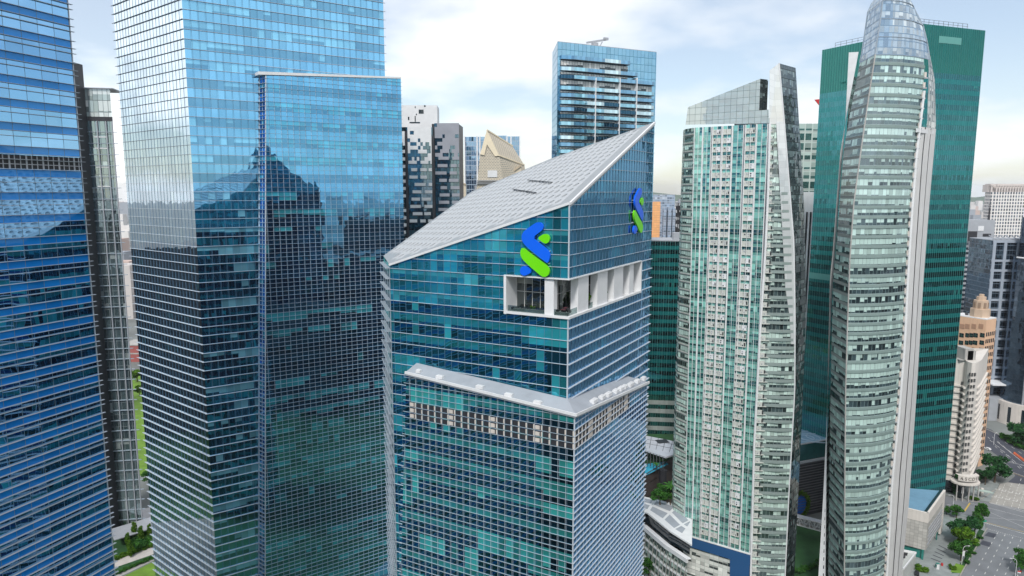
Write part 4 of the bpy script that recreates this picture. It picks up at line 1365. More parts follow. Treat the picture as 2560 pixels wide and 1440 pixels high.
# ================================================================== green glass office towers
FL = facade('green_curtain_wall', pw=1.45, fh=4.9, dark=(.002, .010, .013), lite=(.02, .17, .15), p=.14, sp=.46, spcol=(.010, .16, .16), tint=(.12, .42, .47),
            refl=.50, mw=.16, mcol=(.05, .20, .19), tilt=.02, wave=.03, seed=101, group=3, sprefl=.30)
FLt = facade('green_crown', pw=1.45, fh=16, dark=(.015, .15, .125), lite=(.010, .11, .095), p=.4, flat=True, tint=(.14, .5, .45), refl=.25, mw=.24, mcol=(.02, .10, .09), seed=102, light=(.9, .15))
t = thing('office_tower', 'tall dark green glass office tower, the highest on the right, behind the rounded crown', 'office tower')
cL = (177.6, 341.0)
PLr, PLl = Pl(*cL, 70), Pl(*cL, -28)
rL = PLr.hit(2428, 480)[0]
lL = PLl.hit(2035, 480)[0]
ztR, ztLc = PLr.hit(2460, 76)[1], PLl.hit(2056, 125)[1]
b = MB()
zbR = ztR - 22
wall(b, PLr, [(0, 0), (rL, 0), (rL, zbR), (0, zbR)], z0=zbR); b.build('glass_wall', FL, t)
b = MB(); zbL = ztLc - 22
wall(b, PLl, [(0, 0), (lL, 0), (lL, zbL), (0, zbL)], z0=zbL, u0=40); b.build('glass_wall', FL, t)
b = MB(); wall(b, PLr, [(0, zbR), (rL, zbR), (rL, ztR), (0, ztR)], z0=zbR - .2); wall(b, PLl, [(0, zbL), (lL, zbL), (lL, ztLc), (0, ztLc)], z0=zbL - .2, u0=40)
b.build('crown_band', FLt, t)
b = MB()
s0, s1 = PLr.hit(2347, 95)[0], PLr.hit(2403, 100)[0]
b.box(PLr.pt(s0, PLr.hit(2347, 107)[1], .05), PLr.d * (s1 - s0), PLr.n * .12, Z * 3.2)
b.build('pale_panel', plain('pale_teal_panel', (.10, .33, .30), .3, .05, .3), t)
b = MB()
rr = PLr.pt(rL, 0)
b.poly([rr + Z * 12, rr - PLr.n * 30 + Z * 12, rr - PLr.n * 30 + Z * ztR, rr + Z * ztR], [(0, 0), (30, 0), (30, ztR), (0, ztR)])
ll = PLl.pt(lL, 0)
b.poly([ll + Z * 12, rr - PLr.n * 30 + Z * 12, rr - PLr.n * 30 + Z * ztLc, ll + Z * ztLc], [(0, 0), (30, 0), (30, ztR), (0, ztR)])
b.build('rear_wall', FL, t)
b = MB(); b.poly([PLr.pt(0, ztLc), PLr.pt(rL, ztLc), rr - PLr.n * 30 + Z * ztLc, ll + Z * ztLc]); b.build('roof', M['roofgrey'], t)
b = MB()
for pl_, L, z in ((PLr, rL, ztR), (PLl, lL, ztLc)):
    for h in (1.2, 2.4): b.bar(pl_.pt(2, z + h, -1), pl_.pt(L * .82, z + h, -1), .12)
    for s in frange(2, L * .82, 3.2): b.bar(pl_.pt(s, z, -1), pl_.pt(s, z + 2.4, -1), .12)
b.build('roof_railing', M['darkmetal'], t)
b = MB()
mulls(b, PLr, [(0, 14), (rL, 14), (rL, ztR), (0, ztR)], frange(1.45, rL, 1.45), .05, .15)
mulls(b, PLl, [(0, 14), (lL, 14), (lL, ztLc), (0, ztLc)], frange(1.45, lL, 1.45), .05, .15)
b.box(PLl.pt(0, PLl.hit(2060, 700)[1], .02), PLl.d * lL, PLl.n * .1, Z * 3.2)
b.build('mullions', plain('mullion_green', (.08, .27, .25), .4, .08, .3), t)

t = thing('office_tower', 'low flat-topped dark green glass block left of the pale green tower', 'office block')
PM = Pl(*px(1560, 415), 97)
zM = PM.hit(1640, 603)[1]
wM = PM.hit(1760, 640)[0]
b = MB()
zl_ = PM.hit(1650, 990)[1]
wall(b, PM, [(0, zl_), (wM, zl_), (wM, zM), (0, zM)], z0=zM); b.build('glass_wall', FL, t)
FM2 = facade('striped_base', pw=1.45, fh=5.4, dark=(.01, .07, .06), lite=(.02, .12, .1), p=.2, sp=.5, spcol=(.36, .40, .37), tint=(.2, .5, .45), refl=.2, mw=.06, mcol=(.2, .3, .28), seed=104, sprefl=.05)
b = MB(); wall(b, PM, [(0, 12), (wM, 12), (wM, zl_), (0, zl_)], z0=zl_); b.build('striped_base', FM2, t)
b = MB(); b.box(PM.pt(0, zM, -26), PM.d * wM, PM.n * 25.8, Z * .6); b.box(PM.pt(PM.hit(1686, 590)[0], zM + .6, -14), PM.d * 14, PM.n * 9, Z * 4); b.build('roof', M['greyclad'], t)
b = MB(); b.box(PM.pt(0, 12, -26), PM.d * wM, PM.n * 25.8, Z * (zM - 12)); b.build('rear_wall', M['teal'], t)
b = MB(); mulls(b, PM, [(0, zl_), (wM, zl_), (wM, zM), (0, zM)], frange(1.45, wM, 2.9), .12, .25); b.build('mullions', plain('mullion_green_dark', (.10, .26, .24), .4, .08, .3), t)

# ================================================================== tower glimpsed between the two apartment towers
t = thing('office_tower', 'pale office tower with a white ribbed base and red roof sign, glimpsed in the slot between the apartment towers', 'office tower')
t['label'] = 'pale tower with a red roof sign, glimpsed just left of the tallest green tower'
PN = Pl(*px(1985, 450), 92)
wN = PN.hit(2060, 480)[0]
zN0, zN1, zN2 = PN.hit(2020, 309)[1], PN.hit(2020, 480)[1], PN.hit(2020, 530)[1]
FN = facade('pale_mint_glass', pw=4.5, fh=6.0, dark=(.05, .10, .09), lite=(.50, .60, .55), p=.75, sp=.3, spcol=(.55, .60, .56), tint=(.7, .8, .75), refl=.3, mw=.8, mh=.5, mcol=(.5, .58, .54), tilt=.05, wave=.1, seed=111)
b = MB(); wall(b, PN, [(0, zN1), (wN, zN1), (wN, zN0), (0, zN0)], z0=zN0); b.build('glass_wall', FN, t)
b = MB(); b.box(PN.pt(0, zN2, -20), PN.d * wN, PN.n * 20.2, Z * (zN1 - zN2)); b.box(PN.pt(0, 10, -20), PN.d * wN, PN.n * 19.6, Z * (zN0 - 10.2), 1)
for s in frange(0, wN, 2.4): b.box(PN.pt(s, 30, -.4), PN.d * .9, PN.n * 1.0, Z * (zN2 - 30))
b.build('white_base', [M['white'], M['darkmetal']], t)
b = MB()
tri = [PN.hit(2037, 249), PN.hit(2056, 247), PN.hit(2056, 275), PN.hit(2050, 265)]
b.prism([PN.pt(s, z) for s, z in tri], -PN.n * .8); b.bar(PN.pt(*tri[2], -.5), PN.pt(tri[2][0], zN0, -.5), .5); b.build('roof_sign', M['red'], t)

# ================================================================== buildings on the right edge and beyond
def blockb(name, label, cat, x0, x1, Y, ytop, az, mat, depth=22, zbase=0, parts=True, roofm='roofgrey'):
    t = thing(name, label, cat)
    p_ = Pl(*px(x0, Y), az)
    w_ = p_.hit(x1, 480)[0]
    z_ = p_.hit((x0 + x1) / 2, ytop)[1]
    b = MB()
    wall(b, p_, [(0, zbase), (w_, zbase), (w_, z_), (0, z_)], z0=z_)
    for s, u in ((0, 60), (w_, 90)):
        A_, B_ = p_.pt(s, 0), p_.pt(s, 0, -depth)
        b.poly([A_ + Z * zbase, B_ + Z * zbase, B_ + Z * z_, A_ + Z * z_], [(u, zbase - z_), (u + depth, zbase - z_), (u + depth, 0), (u, 0)])
    b.poly([p_.pt(0, zbase, -depth), p_.pt(w_, zbase, -depth), p_.pt(w_, z_, -depth), p_.pt(0, z_, -depth)])
    b.build('wall', mat, t)
    b = MB(); b.box(p_.pt(-.2, z_, -depth), p_.d * (w_ + .4), p_.n * (depth + .2), Z * .5); b.build('roof', M[roofm], t)
    return t, p_, w_, z_

# pale gridded tower far right
FP = facade('white_grid_wall', pw=3.6, fh=4.2, dark=(.10, .12, .15), lite=(.26, .28, .31), p=.3, tint=(.4, .45, .5), refl=.2, mw=1.5, mh=1.3, mcol=(.74, .71, .68), tilt=.01, wave=.01, seed=121)
t = thing('gridded_tower', 'broad pale tower with a white grid of small windows and rounded left corner, far right', 'office tower')
b = MB()
xs_ = [(2463, 930), (2468, 912), (2477, 902), (2490, 898), (2700, 905)]
zP = at(2520, 462, 900).z; zP2 = at(2520, 480, 900).z
u = 0
pts_ = [Vector((*px(x, Y), 0)) for x, Y in xs_]
for p_, q_ in zip(pts_[:-1], pts_[1:]):
    L = (q_ - p_).length
    b.poly([p_, q_, q_ + Z * zP2, p_ + Z * zP2], [(u, -zP2), (u + L, -zP2), (u + L, 0), (u, 0)]); u += L
b.build('wall', FP, t)
b = MB()
for p_, q_ in zip(pts_[:-1], pts_[1:]):
    v = q_ - p_; n_ = max(1, int(v.length / 3.6))
    for i in range(n_): b.box(p_ + v * (i / n_) + Z * (zP2), v.normalized() * 1.5, Vector((.1, 1, 0)), Z * (zP - zP2))
    b.bar(p_ + Z * zP, q_ + Z * zP, 2, 2.4)
    b.poly([p_ + Z * zP2 + Vector((0, 6, 0)), q_ + Z * zP2 + Vector((0, 6, 0)), q_ + Z * zP + Vector((0, 6, 0)), p_ + Z * zP + Vector((0, 6, 0))])
b.build('roof_colonnade', plain('pale_pinkish_concrete', (.62, .56, .53), .7, .05, .1), t)

FQ = facade('grey_band_wall', pw=2.2, fh=4.0, dark=(.02, .03, .045), lite=(.12, .15, .18), p=.3, sp=.48, spcol=(.40, .42, .45), tint=(.35, .42, .5), refl=.3, mw=.2, mcol=(.06, .07, .09), tilt=.03, wave=.02, seed=122, sprefl=.02)
t, p_, w_, z_ = blockb('grey_office_block', 'grey office block with stepped sides, dark window bands and a spiky mast on its roof', 'office block', 2330, 2484, 600, 595, 93, FQ, 30)
m_ = MB()
p2 = p_.off(.6)
for (xa, xb, ya, yb) in ((2330, 2487, 550, 603), (2454, 2474, 603, 800), (2420, 2474, 603, 622), (2452, 2474, 622, 680)):
    (sa, za), (sb, zb_) = p_.hit(xa, yb), p_.hit(xb, ya)
    m_.box(p_.pt(sa, za, -12), p_.d * (sb - sa), p_.n * 12.8, Z * (zb_ - za))
m_.build('blank_wall', M['greyclad'], t)
m_ = MB()
for (xa, xb, ya, yb) in ((2417, 2442, 578, 602), (2455, 2476, 584, 591), (2455, 2476, 596, 602)):
    (sa, za), (sb, zb_) = p_.hit(xa, yb), p_.hit(xb, ya)
    m_.box(p_.pt(sa, za, .75), p_.d * (sb - sa), p_.n * .3, Z * (zb_ - za))
m_.build('louvre_opening', M['darkmetal'], t)
m_ = MB()
o = p_.pt(p_.hit(2479, 550)[0], p_.hit(2479, 550)[1], -4)
m_.tube([o, o + Z * 4, o + Z * 4.1, o + Z * 10, o + Z * 10.1, o + Z * 16], [.9, .9, .6, .6, .3, .25], 8)
for k in range(6): m_.box(o + Vector((-.9, -.9, 5 + 1.6 * k)), Vector((1.8, 0, 0)), Vector((0, 1.8, 0)), Z * .3)
m_.build('mast', M['darkmetal'], t)
m_ = MB(); (sa, za), (sb, zb_) = p_.hit(2443, 577), p_.hit(2458, 565)
m_.box(p_.pt(sa, za, .8), p_.d * (sb - sa), p_.n * .4, Z * (zb_ - za)); m_.build('white_plant_box', M['white'], t)

FR = facade('blue_grey_framed_wall', pw=1.8, fh=3.6, dark=(.010, .022, .035), lite=(.06, .10, .13), p=.25, tint=(.26, .38, .48), refl=.45, mw=.08, mh=.35, mcol=(.16, .20, .25), tilt=.02, wave=.02, seed=123)
t, p_, w_, z_ = blockb('framed_tower', 'blue-grey tower with broad pale frames around big dark window panels at the right', 'office tower', 2494, 2640, 520, 602, 94, FR, 30)
m_ = MB()
for x in (2483, 2510, 2543, 2576, 2610):
    s = p_.hit(x, 640)[0]; m_.box(p_.pt(s - .9, 0, 0), p_.d * 2.0, p_.n * .8, Z * z_)
for k in range(16):
    z = z_ - 1.5 - (0 if k == 0 else 14.2 + 7.4 * (k - 1))
    if z < 5: break
    m_.box(p_.pt(0, z, 0), p_.d * w_, p_.n * .76, Z * 1.6)
m_.build('facade_frame', plain('pale_blue_frame', (.36, .41, .48), .5, .05, .2), t)
m_ = MB()
for k in range(9): m_.bar(p_.pt(3 + 4 * k, z_ + .6, -2), p_.pt(6 + 4 * k, z_ + 3.2, -16), .5)
m_.bar(p_.pt(1, z_ + 1.2, -2), p_.pt(w_, z_ + 1.2, -2), .8); m_.build('roof_frame', M['greyclad'], t)
m_ = MB()
o = p_.pt(p_.hit(2488, 930)[0], p_.hit(2488, 975)[1] - 8, .8)
m_.box(p_.pt(p_.hit(2455, 930)[0], 0, .8), p_.d * 34, p_.n * 12, Z * p_.hit(2500, 985)[1])
m_.build('low_annex', M['greyclad'], t)
m_ = MB(); za = p_.hit(2500, 952)[1]
m_.box(p_.pt(p_.hit(2455, 930)[0], za, .8), p_.d * 34, p_.n * 14, Z * 1.0)
m_.build('annex_canopy', M['white'], t)

t = thing('dark_round_tower', 'dark round tower with pale vertical ribs cut by the right edge of the photo', 'office tower')
cS = Vector((*px(2632, 505), 0)); rS = px(2632, 505)[0] - px(2562, 505)[0]
b = MB(); n_ = 40
FS = facade('dark_round_glass', pw=1.6, fh=3.8, dark=(.006, .012, .02), lite=(.03, .05, .07), p=.2, sp=.4, spcol=(.02, .03, .045), tint=(.2, .28, .38), refl=.5, mw=.08, mh=.2, mcol=(.03, .045, .06), tilt=.02, wave=.02, seed=124)
zS1, zS2 = at(2550, 645, 500).z, at(2560, 545, 500).z
for r_, za, zb_ in ((rS, 12, zS1), (rS * .82, zS1, zS2)):
    for k in range(n_):
        a, c = 2 * math.pi * k / n_, 2 * math.pi * (k + 1) / n_
        A_, B_ = cS + Vector((math.cos(a), math.sin(a), 0)) * r_, cS + Vector((math.cos(c), math.sin(c), 0)) * r_
        b.poly([A_ + Z * za, B_ + Z * za, B_ + Z * zb_, A_ + Z * zb_], [(k * 2, za), (k * 2 + 2, za), (k * 2 + 2, zb_), (k * 2, zb_)])
    b.poly([cS + Vector((math.cos(2 * math.pi * k / n_), math.sin(2 * math.pi * k / n_), 0)) * r_ + Z * zb_ for k in range(n_)])
b.build('glass_wall', FS, t)
b = MB()
for k in range(24):
    a = math.pi + math.pi * k / 23
    A_ = cS + Vector((math.cos(a), math.sin(a), 0)) * (rS + .3)
    if 4 < k: b.bar(A_ + Z * 2, A_ + Z * zS1, .9)
b.build('pale_ribs', M['greyclad'], t)
b = MB()
ring = [cS + Vector((math.cos(math.pi * (1 + k / 20)), math.sin(math.pi * (1 + k / 20)), 0)) * (rS + 1) + Z * (zS1) for k in range(21)]
b.tube(ring, .6, 6); b.build('ring_ledge', M['white'], t)
b = MB()
for k in range(24):
    a, c = math.pi * (.85 + k / 24), math.pi * (.85 + (k + 1) / 24)
    A_, B_ = cS + Vector((math.cos(a), math.sin(a), 0)) * (rS + 3), cS + Vector((math.cos(c), math.sin(c), 0)) * (rS + 3)
    zb_ = at(2530, 1010, 495).z
    b.poly([A_, B_, B_ + Z * zb_, A_ + Z * zb_]); b.poly([A_ + Z * zb_, B_ + Z * zb_, cS + Z * zb_])
    if k % 3 == 0: b.box(A_ + Vector((0, -.3, 2)), (B_ - A_) * .7, Vector((0, .3, 0)), Z * (zb_ - 5), 1)
b.build('podium', [M['cream'], M['glassdark']], t)

# ------------------------------------------------------------------ peach building with a stepped turret
t = thing('peach_tower', 'peach coloured tower with square windows and a small stepped roof turret', 'hotel tower')
cT = at(2466, 800, 415); cT.z = 0
p_ = Pl(cT.x, cT.y, -29); PT2 = Pl(cT.x, cT.y, 61)
z_ = p_.hit(2466, 800)[1]; w_ = p_.hit(2380, 800)[0]; wT2 = PT2.hit(2491, 800)[0]
b = MB(); wall(b, p_, [(0, 0), (w_, 0), (w_, z_), (0, z_)]); wall(b, PT2, [(0, 0), (wT2, 0), (wT2, z_), (0, z_)])
f1_, f2_ = p_.pt(w_, 0), PT2.pt(wT2, 0); f3_ = f1_ + f2_ - cT
for A_, B_ in ((f1_, f3_), (f3_, f2_)): b.poly([A_, B_, B_ + Z * z_, A_ + Z * z_])
b.build('wall', M['peach'], t)
b = MB(); b.prism([cT + Z * z_, f1_ + Z * z_, f3_ + Z * z_, f2_ + Z * z_], Z * .6); b.build('roof', M['white'], t)
WIN = MB(); WIN.box((-1.3, -.08, 0), (2.6, 0, 0), (0, .2, 0), (0, 0, 2.6), 0)
WIN.box((-.07, .1, 0), (.14, 0, 0), (0, .1, 0), (0, 0, 2.6), 1)
WIN.box((-1.3, .1, 1.2), (2.6, 0, 0), (0, .1, 0), (0, 0, .14), 1)
wproto = None
for r in range(14):
    for x, dx in ((2404, 0), (2418, 0), (2428, 0), (2439, 0), (2456, 0)):
        s, z = p_.hit(x - 1.5 * r * .9, 838 + 18.5 * r)
        if wproto is None:
            wproto = WIN.build('window', [M['glassdark'], plain('window_bar_green', (.05, .14, .10), .5, .1, .3)], t)
            o = wproto
        else:
            o = wproto.copy(); COL.objects.link(o); o.parent = t
        o.location = p_.pt(s, z - 1.3, .02); o.scale = (.8 if x in (2418, 2428) else 1.0, 1, 1.0)
        o.rotation_euler = (0, 0, math.atan2(p_.d.y, p_.d.x))
m_ = MB()
for x in (2405, 2418, 2434, 2452):
    s, z = p_.hit(x, 822); m_.box(p_.pt(s - 1.3, z, .0), p_.d * 2.6, p_.n * .15, Z * 3.0)
m_.build('blind_panels', plain('peach_dark', (.40, .24, .16), .7, .05, .2), t)
m_ = MB()
for z in frange(6, z_ - 8, 4.3):
    for k in range(5): m_.box(PT2.pt(wT2 * (.1 + .18 * k), z, .01), PT2.d * (wT2 * .1), PT2.n * .12, Z * 2.4)
m_.build('side_windows', M['glassdark'], t)
m_ = MB()
for k in range(10): m_.box(p_.pt(3 + 1.7 * k, z_ + .6, -5 - (k % 3) * 3), p_.d * 1.0, p_.n * 1.6, Z * .5)
m_.build('roof_vents', M['darkmetal'], t)
m_ = MB()
c_ = PT2.pt(wT2 * .55, z_, -7)
for r_, h, zo in ((5.4, 5.5, 0), (4.0, 5.2, 5.5), (2.6, 2.2, 10.7), (1.4, 1.5, 12.9)):
    P = [c_ + Vector((math.cos(R(22.5 + 45 * k)) * r_, math.sin(R(22.5 + 45 * k)) * r_, zo)) for k in range(8)]
    m_.prism(P, Z * h)
    if h == 5.2:
        for k in range(8):
            v = Vector((math.cos(R(45 * k)), math.sin(R(45 * k)), 0))
            m_.box(c_ + v * (r_ - .5) + Z * 6.3 - Vector((-v.y, v.x, 0)) * .7, Vector((-v.y, v.x, 0)) * 1.4, v * .6, Z * 3.2, 1)
m_.build('turret', [plain('turret_sand', (.56, .42, .31), .7, .06, .3), plain('turret_dark', (.30, .21, .15), .7, .06, .3)], t)

# ------------------------------------------------------------------ white streamlined hotel
t = thing('white_hotel', 'white hotel with a rounded corner, curved ledges and small windows above the crossroads', 'hotel')
PU = Pl(*px(2375, 378), 96)
hz = lambda y: at(2410, y, 372).z
zU = hz(908)
UX = lambda x: 1280 + (x - 1280) * 1.0485
plan = [(UX(x), Y) for x, Y in ((2345, 384), (2396, 380), (2404, 375), (2414, 372.5), (2424, 373), (2432, 376), (2438, 381), (2452, 408))]
b = MB()
pts_ = [Vector((*px(x, Y), 0)) for x, Y in plan]
for p_, q_ in zip(pts_[:-1], pts_[1:]): b.poly([p_ + Z * 7, q_ + Z * 7, q_ + Z * zU, p_ + Z * zU])
b.poly([p_ + Z * zU for p_ in pts_]); b.poly([pts_[-1] + Z * 7, pts_[0] + Vector((0, 30, 7)), pts_[0] + Vector((0, 30, zU)), pts_[-1] + Z * zU])
b.build('wall', M['hotel'], t)
zf_ = [at(2410, y, 373).z for y in frange(975, 1200, 16.0)]
for z in zf_:
    b = MB()
    for p_, q_ in zip(pts_[:2], pts_[1:3]):
        v = q_ - p_; n = Vector((v.y, -v.x, 0)).normalized()
        b.box(p_ + Z * z - n * .1, v, n * 1.1, Z * .9)
    for p_, q_ in zip(pts_[5:-1], pts_[6:]):
        v = q_ - p_; n = Vector((v.y, -v.x, 0)).normalized()
        b.box(p_ + Z * z - n * .1, v, n * 1.0, Z * .9)
    b.build('curved_ledge', M['hotel'], t)
wp = None
for z in zf_ + [zf_[0] + 3.4, zf_[0] + 6.8]:
    for (x, Y) in ((2394, 379.6), (2411, 372.7), (2417.5, 372.3), (2424, 372.7)):
        if z > zf_[0] and x < 2400: continue
        if wp is None:
            m_ = MB(); m_.box((-.42, -.15, 0), (.85, 0, 0), (0, .4, 0), (0, 0, 1.75), 0); m_.box((-.03, -.2, 0), (.08, 0, 0), (0, .1, 0), (0, 0, 1.75), 1)
            wp = m_.build('window', [M['glassdark'], M['hotel']], t); o = wp
        else: o = wp.copy(); COL.objects.link(o); o.parent = t
        q = px(UX(x), Y); o.location = (q[0], q[1] - .1, z + 1.2)
b = MB()
zr_ = at(2405, 905, 376).z
for (x0, x1, y0, y1) in ((2396, 2428, 948, 908), (2418, 2440, 905, 885), (2412, 2434, 893, 880)):
    A_, B_ = at(x0, y0, 379), at(x1, y1, 379)
    b.box(Vector((A_.x, 379, zU - .2)), Vector((B_.x - A_.x, 0, 0)), Vector((0, 9, 0)), Z * (B_.z - zU + 2))
b.build('roof_turret', M['concrete'], t)
b = MB()
C_ = at(2413, 1205, 372); C_.z = 0; zc_ = at(2412, 1213, 368).z
P = [C_ + Vector((math.cos(a) * 7.6, math.sin(a) * 5.5, zc_)) for a in [2 * math.pi * k / 20 for k in range(20)]]
b.prism(P, Z * .9); b.build('entrance_canopy', M['hotel'], t)
b = MB()
for k in range(5): b.bar(C_ + Vector((-6 + 3 * k, -3.8 + abs(k - 2) * .6, 0)), C_ + Vector((-6 + 3 * k, -3.8 + abs(k - 2) * .6, zc_)), .5)
b.build('canopy_columns', M['concrete'], t)
b = MB()
for p_, q_ in zip(pts_[:-1], pts_[1:]): b.poly([p_ * .9995, q_ * .9995, q_ + Z * 7.01, p_ + Z * 7.01])
b.build('ground_floor', M['glassdark'], t)
# letters on the curved band above the canopy
zl = at(2412, 1192, 371.5).z
b = MB()
for k in range(14):
    a, c = math.pi * (1.18 + .64 * k / 14), math.pi * (1.18 + .64 * (k + 1) / 14)
    A_, B_ = C_ + Vector((math.cos(a) * 6.8, math.sin(a) * 4.6, zl - 1.2)), C_ + Vector((math.cos(c) * 6.8, math.sin(c) * 4.6, zl - 1.2))
    b.poly([A_, B_, B_ + Z * 3.0, A_ + Z * 3.0])
    b.poly([A_ + Z * 3, B_ + Z * 3, B_ + Z * 3 + Vector((0, 3, 0)), A_ + Z * 3 + Vector((0, 3, 0))])
b.build('sign_band', M['hotel'], t)
lm = plain('sign_bronze', (.20, .18, .16), .5, .1, .3)
dg = bpy.context.evaluated_depsgraph_get()
for k, chx in enumerate('ASCOTT'):
    cu = bpy.data.curves.new('letter', 'FONT'); cu.body = chx; cu.size = 2.5; cu.extrude = .08; cu.align_x = 'CENTER'
    to = bpy.data.objects.new('letter_source', cu); COL.objects.link(to)
    dg.update()
    me = bpy.data.meshes.new_from_object(to.evaluated_get(bpy.context.evaluated_depsgraph_get()))
    bpy.data.objects.remove(to)
    me.materials.clear(); me.materials.append(lm)
    lo_ = bpy.data.objects.new('sign_letter', me); COL.objects.link(lo_); lo_.parent = t
    a = math.pi * (1.28 + .47 * k / 5)
    lo_.location = C_ + Vector((math.cos(a) * 6.95, math.sin(a) * 4.75, zl - .5))
    lo_.rotation_euler = (R(90), 0, math.atan2(math.sin(a) * 4.6, math.cos(a) * 6.8) + R(90))

# ------------------------------------------------------------------ small stone annex with the blue triangular roof
t = thing('stone_annex', 'low pale stone annex with a blue triangular roof below the tallest green tower', 'annex')
YV = 306
cV = at(2321, 1290, YV); cV.z = 0
zV = at(2312, 1286, YV).z; zVb = at(2312, 1376, YV).z
PVl, PVr = Pl(cV.x, cV.y, -53), Pl(cV.x, cV.y, 42.5)
wl, wr = 24.0, PVr.hit(2363, 1228)[0]
VST = facade('stone_tile_wall', pw=1.7, fh=1.5, dark=(.40, .39, .36), lite=(.50, .49, .46), p=.5, flat=True, tint=(.6, .6, .6), refl=.03, mw=.10, mh=.10, mcol=(.27, .27, .25), seed=131, light=(.85, .3))
zband = at(2312, 1308, YV).z
b = MB(); wall(b, PVl, [(0, zVb), (wl, zVb), (wl, zband), (0, zband)], z0=0); wall(b, PVr, [(0, zVb), (wr, zVb), (wr, zband), (0, zband)], z0=0, u0=40); b.build('tiled_wall', VST, t)
b = MB()
for pl_, w_ in ((PVl, wl), (PVr, wr)):
    b.box(pl_.pt(0, zband, -.8), pl_.d * w_, pl_.n * .95, Z * (zV - zband + .6))
b.box(PVr.pt(wr - 3.4, 1, -.8), PVr.d * 3.4, PVr.n * 1.0, Z * (zV - .5))
b.build('parapet', M['hotel'], t)
b = MB()
for k in range(5): b.box(PVr.pt(2 + (k % 2) * .8, zVb + 1.6 + 1.9 * k, .02), PVr.d * (wr - 6.5), PVr.n * .25, Z * .8)
b.build('wavy_louvres', M['greyclad'], t)
b = MB(); b.poly([PVl.pt(0, zV - .1, -.5), PVr.pt(wr, zV - .1, -.5), PVl.pt(wl, zV - .1, -22), PVl.pt(wl, zV - .1, -.5)]); b.build('roof', M['blueroof'], t)
b = MB(); b.bar(PVr.pt(.6, zV + .3, -1.6), PVr.pt(wr, zV + .3, -1.6), 1.0, .5); b.build('roof_gutter', M['glassdark'], t)
b = MB(); b.poly([PVl.pt(wl, zVb, -.1), PVl.pt(0, zVb, -.1), PVr.pt(wr, zVb, -.1), PVr.pt(wr, zVb, -14)]); b.build('soffit', M['greyclad'], t)
b = MB()
b.box(PVl.pt(0.8, 0, -6), PVl.d * 12, PVl.n * 5, Z * zVb, 0)
b.build('ground_floor_glass', M['teal'], t)
b = MB(); b.box(PVl.pt(7, zVb - 3.4, .5), PVl.d * 12, PVl.n * 3.5, Z * .3); b.build('maroon_canopy', M['maroon'], t)
b = MB(); b.box(PVl.pt(.6, 0, -.5), PVl.d * .9, PVl.n * .8, Z * zVb); b.box(PVr.pt(wr - 9, 0, -.6), PVr.d * .5, PVr.n * .4, Z * zVb); b.build('column', M['teal'], t)

t = thing('low_pavilion', 'low white pavilion with roof plants at the foot of the tallest apartment tower', 'pavilion')
PW = Pl(*px(2283, 296), 30)
p_a, p_b = gnd(2258, 1425, 7), gnd(2290, 1384, 7)
vv = (p_b - p_a); vv.z = 0
b = MB(); b.box(p_a - Z * 7, vv, Vector((-9, 4, 0)), Z * 7); b.build('wall', plain('pavilion_pale', (.50, .52, .50), .6, .08, .3), t)
b = MB(); b.bar(p_a + Z * .4, p_b + Z * .4, .5, .8); b.bar(p_b + Z * .4, p_b + Vector((-9, 4, .4)), .5, .8); b.build('parapet', M['white'], t)
b = MB()
for k in range(5): b.box(p_a + vv * (.12 + .17 * k) + Vector((-2.6, .8, .05)), vv * .07, Vector((-1.6, .6, 0)), Z * .9)
b.build('roof_planters', M['darkmetal'], t)

# ------------------------------------------------------------------ distant orange and blue block
FO = facade('orange_wall', pw=4, fh=4, dark=(.62, .33, .14), lite=(.80, .42, .18), p=.5, flat=True, tint=(.6, .5, .4), refl=.05, mw=.1, mh=.5, mcol=(.50, .28, .16), seed=141, light=(.9, .15))
FO2 = facade('grey_blue_wall', pw=4, fh=4, dark=(.22, .29, .38), lite=(.40, .46, .54), p=.4, tint=(.5, .58, .66), refl=.25, mw=.4, mh=1.2, mcol=(.32, .38, .46), seed=142)
t, p_, w_, z_ = blockb('far_office_block', 'hazy grey-blue block with a bright orange end wall seen far off beside the roof peak', 'office block', 1625, 1688, 1150, 487, 90, FO2, 60)
m_ = MB(); (sa, za), (sb, zb_) = p_.hit(1612, 620), p_.hit(1651, 504)
wall(m_, p_, [(sa, 0), (sb, 0), (sb, zb_), (sa, zb_)], o=1.0); m_.build('orange_end', FO, t)
m_ = MB()
for xa, xb, y in ((1654, 1664, 520), (1664, 1676, 518), (1676, 1700, 521)):
    (sa, za), (sb, zb_) = p_.hit(xa, 620), p_.hit(xb, y)
    m_.box(p_.pt(sa, 0, 0), p_.d * (sb - sa - .5), p_.n * (9 if xa != 1664 else 12), Z * zb_)
m_.build('front_wing', FO2, t)
t, p_, w_, z_ = blockb('striped_block', 'narrow black and white striped block half hidden by the pale green tower', 'office block', 1700, 1730, 520, 508, 90,
                       facade('black_white_stripes', pw=2.6, fh=5.2, dark=(.02, .02, .025), lite=(.7, .7, .7), p=.5, sp=.45, spcol=(.03, .03, .035), tint=(.4, .4, .4), refl=.06, mw=.0, mcol=(.5, .5, .5), seed=143, group=1), 12)
m_ = MB(); m_.box(p_.pt(0, z_ + .6, -6), p_.d * 5, p_.n * 4, Z * 2.5); m_.build('roof_box', M['greyclad'], t)

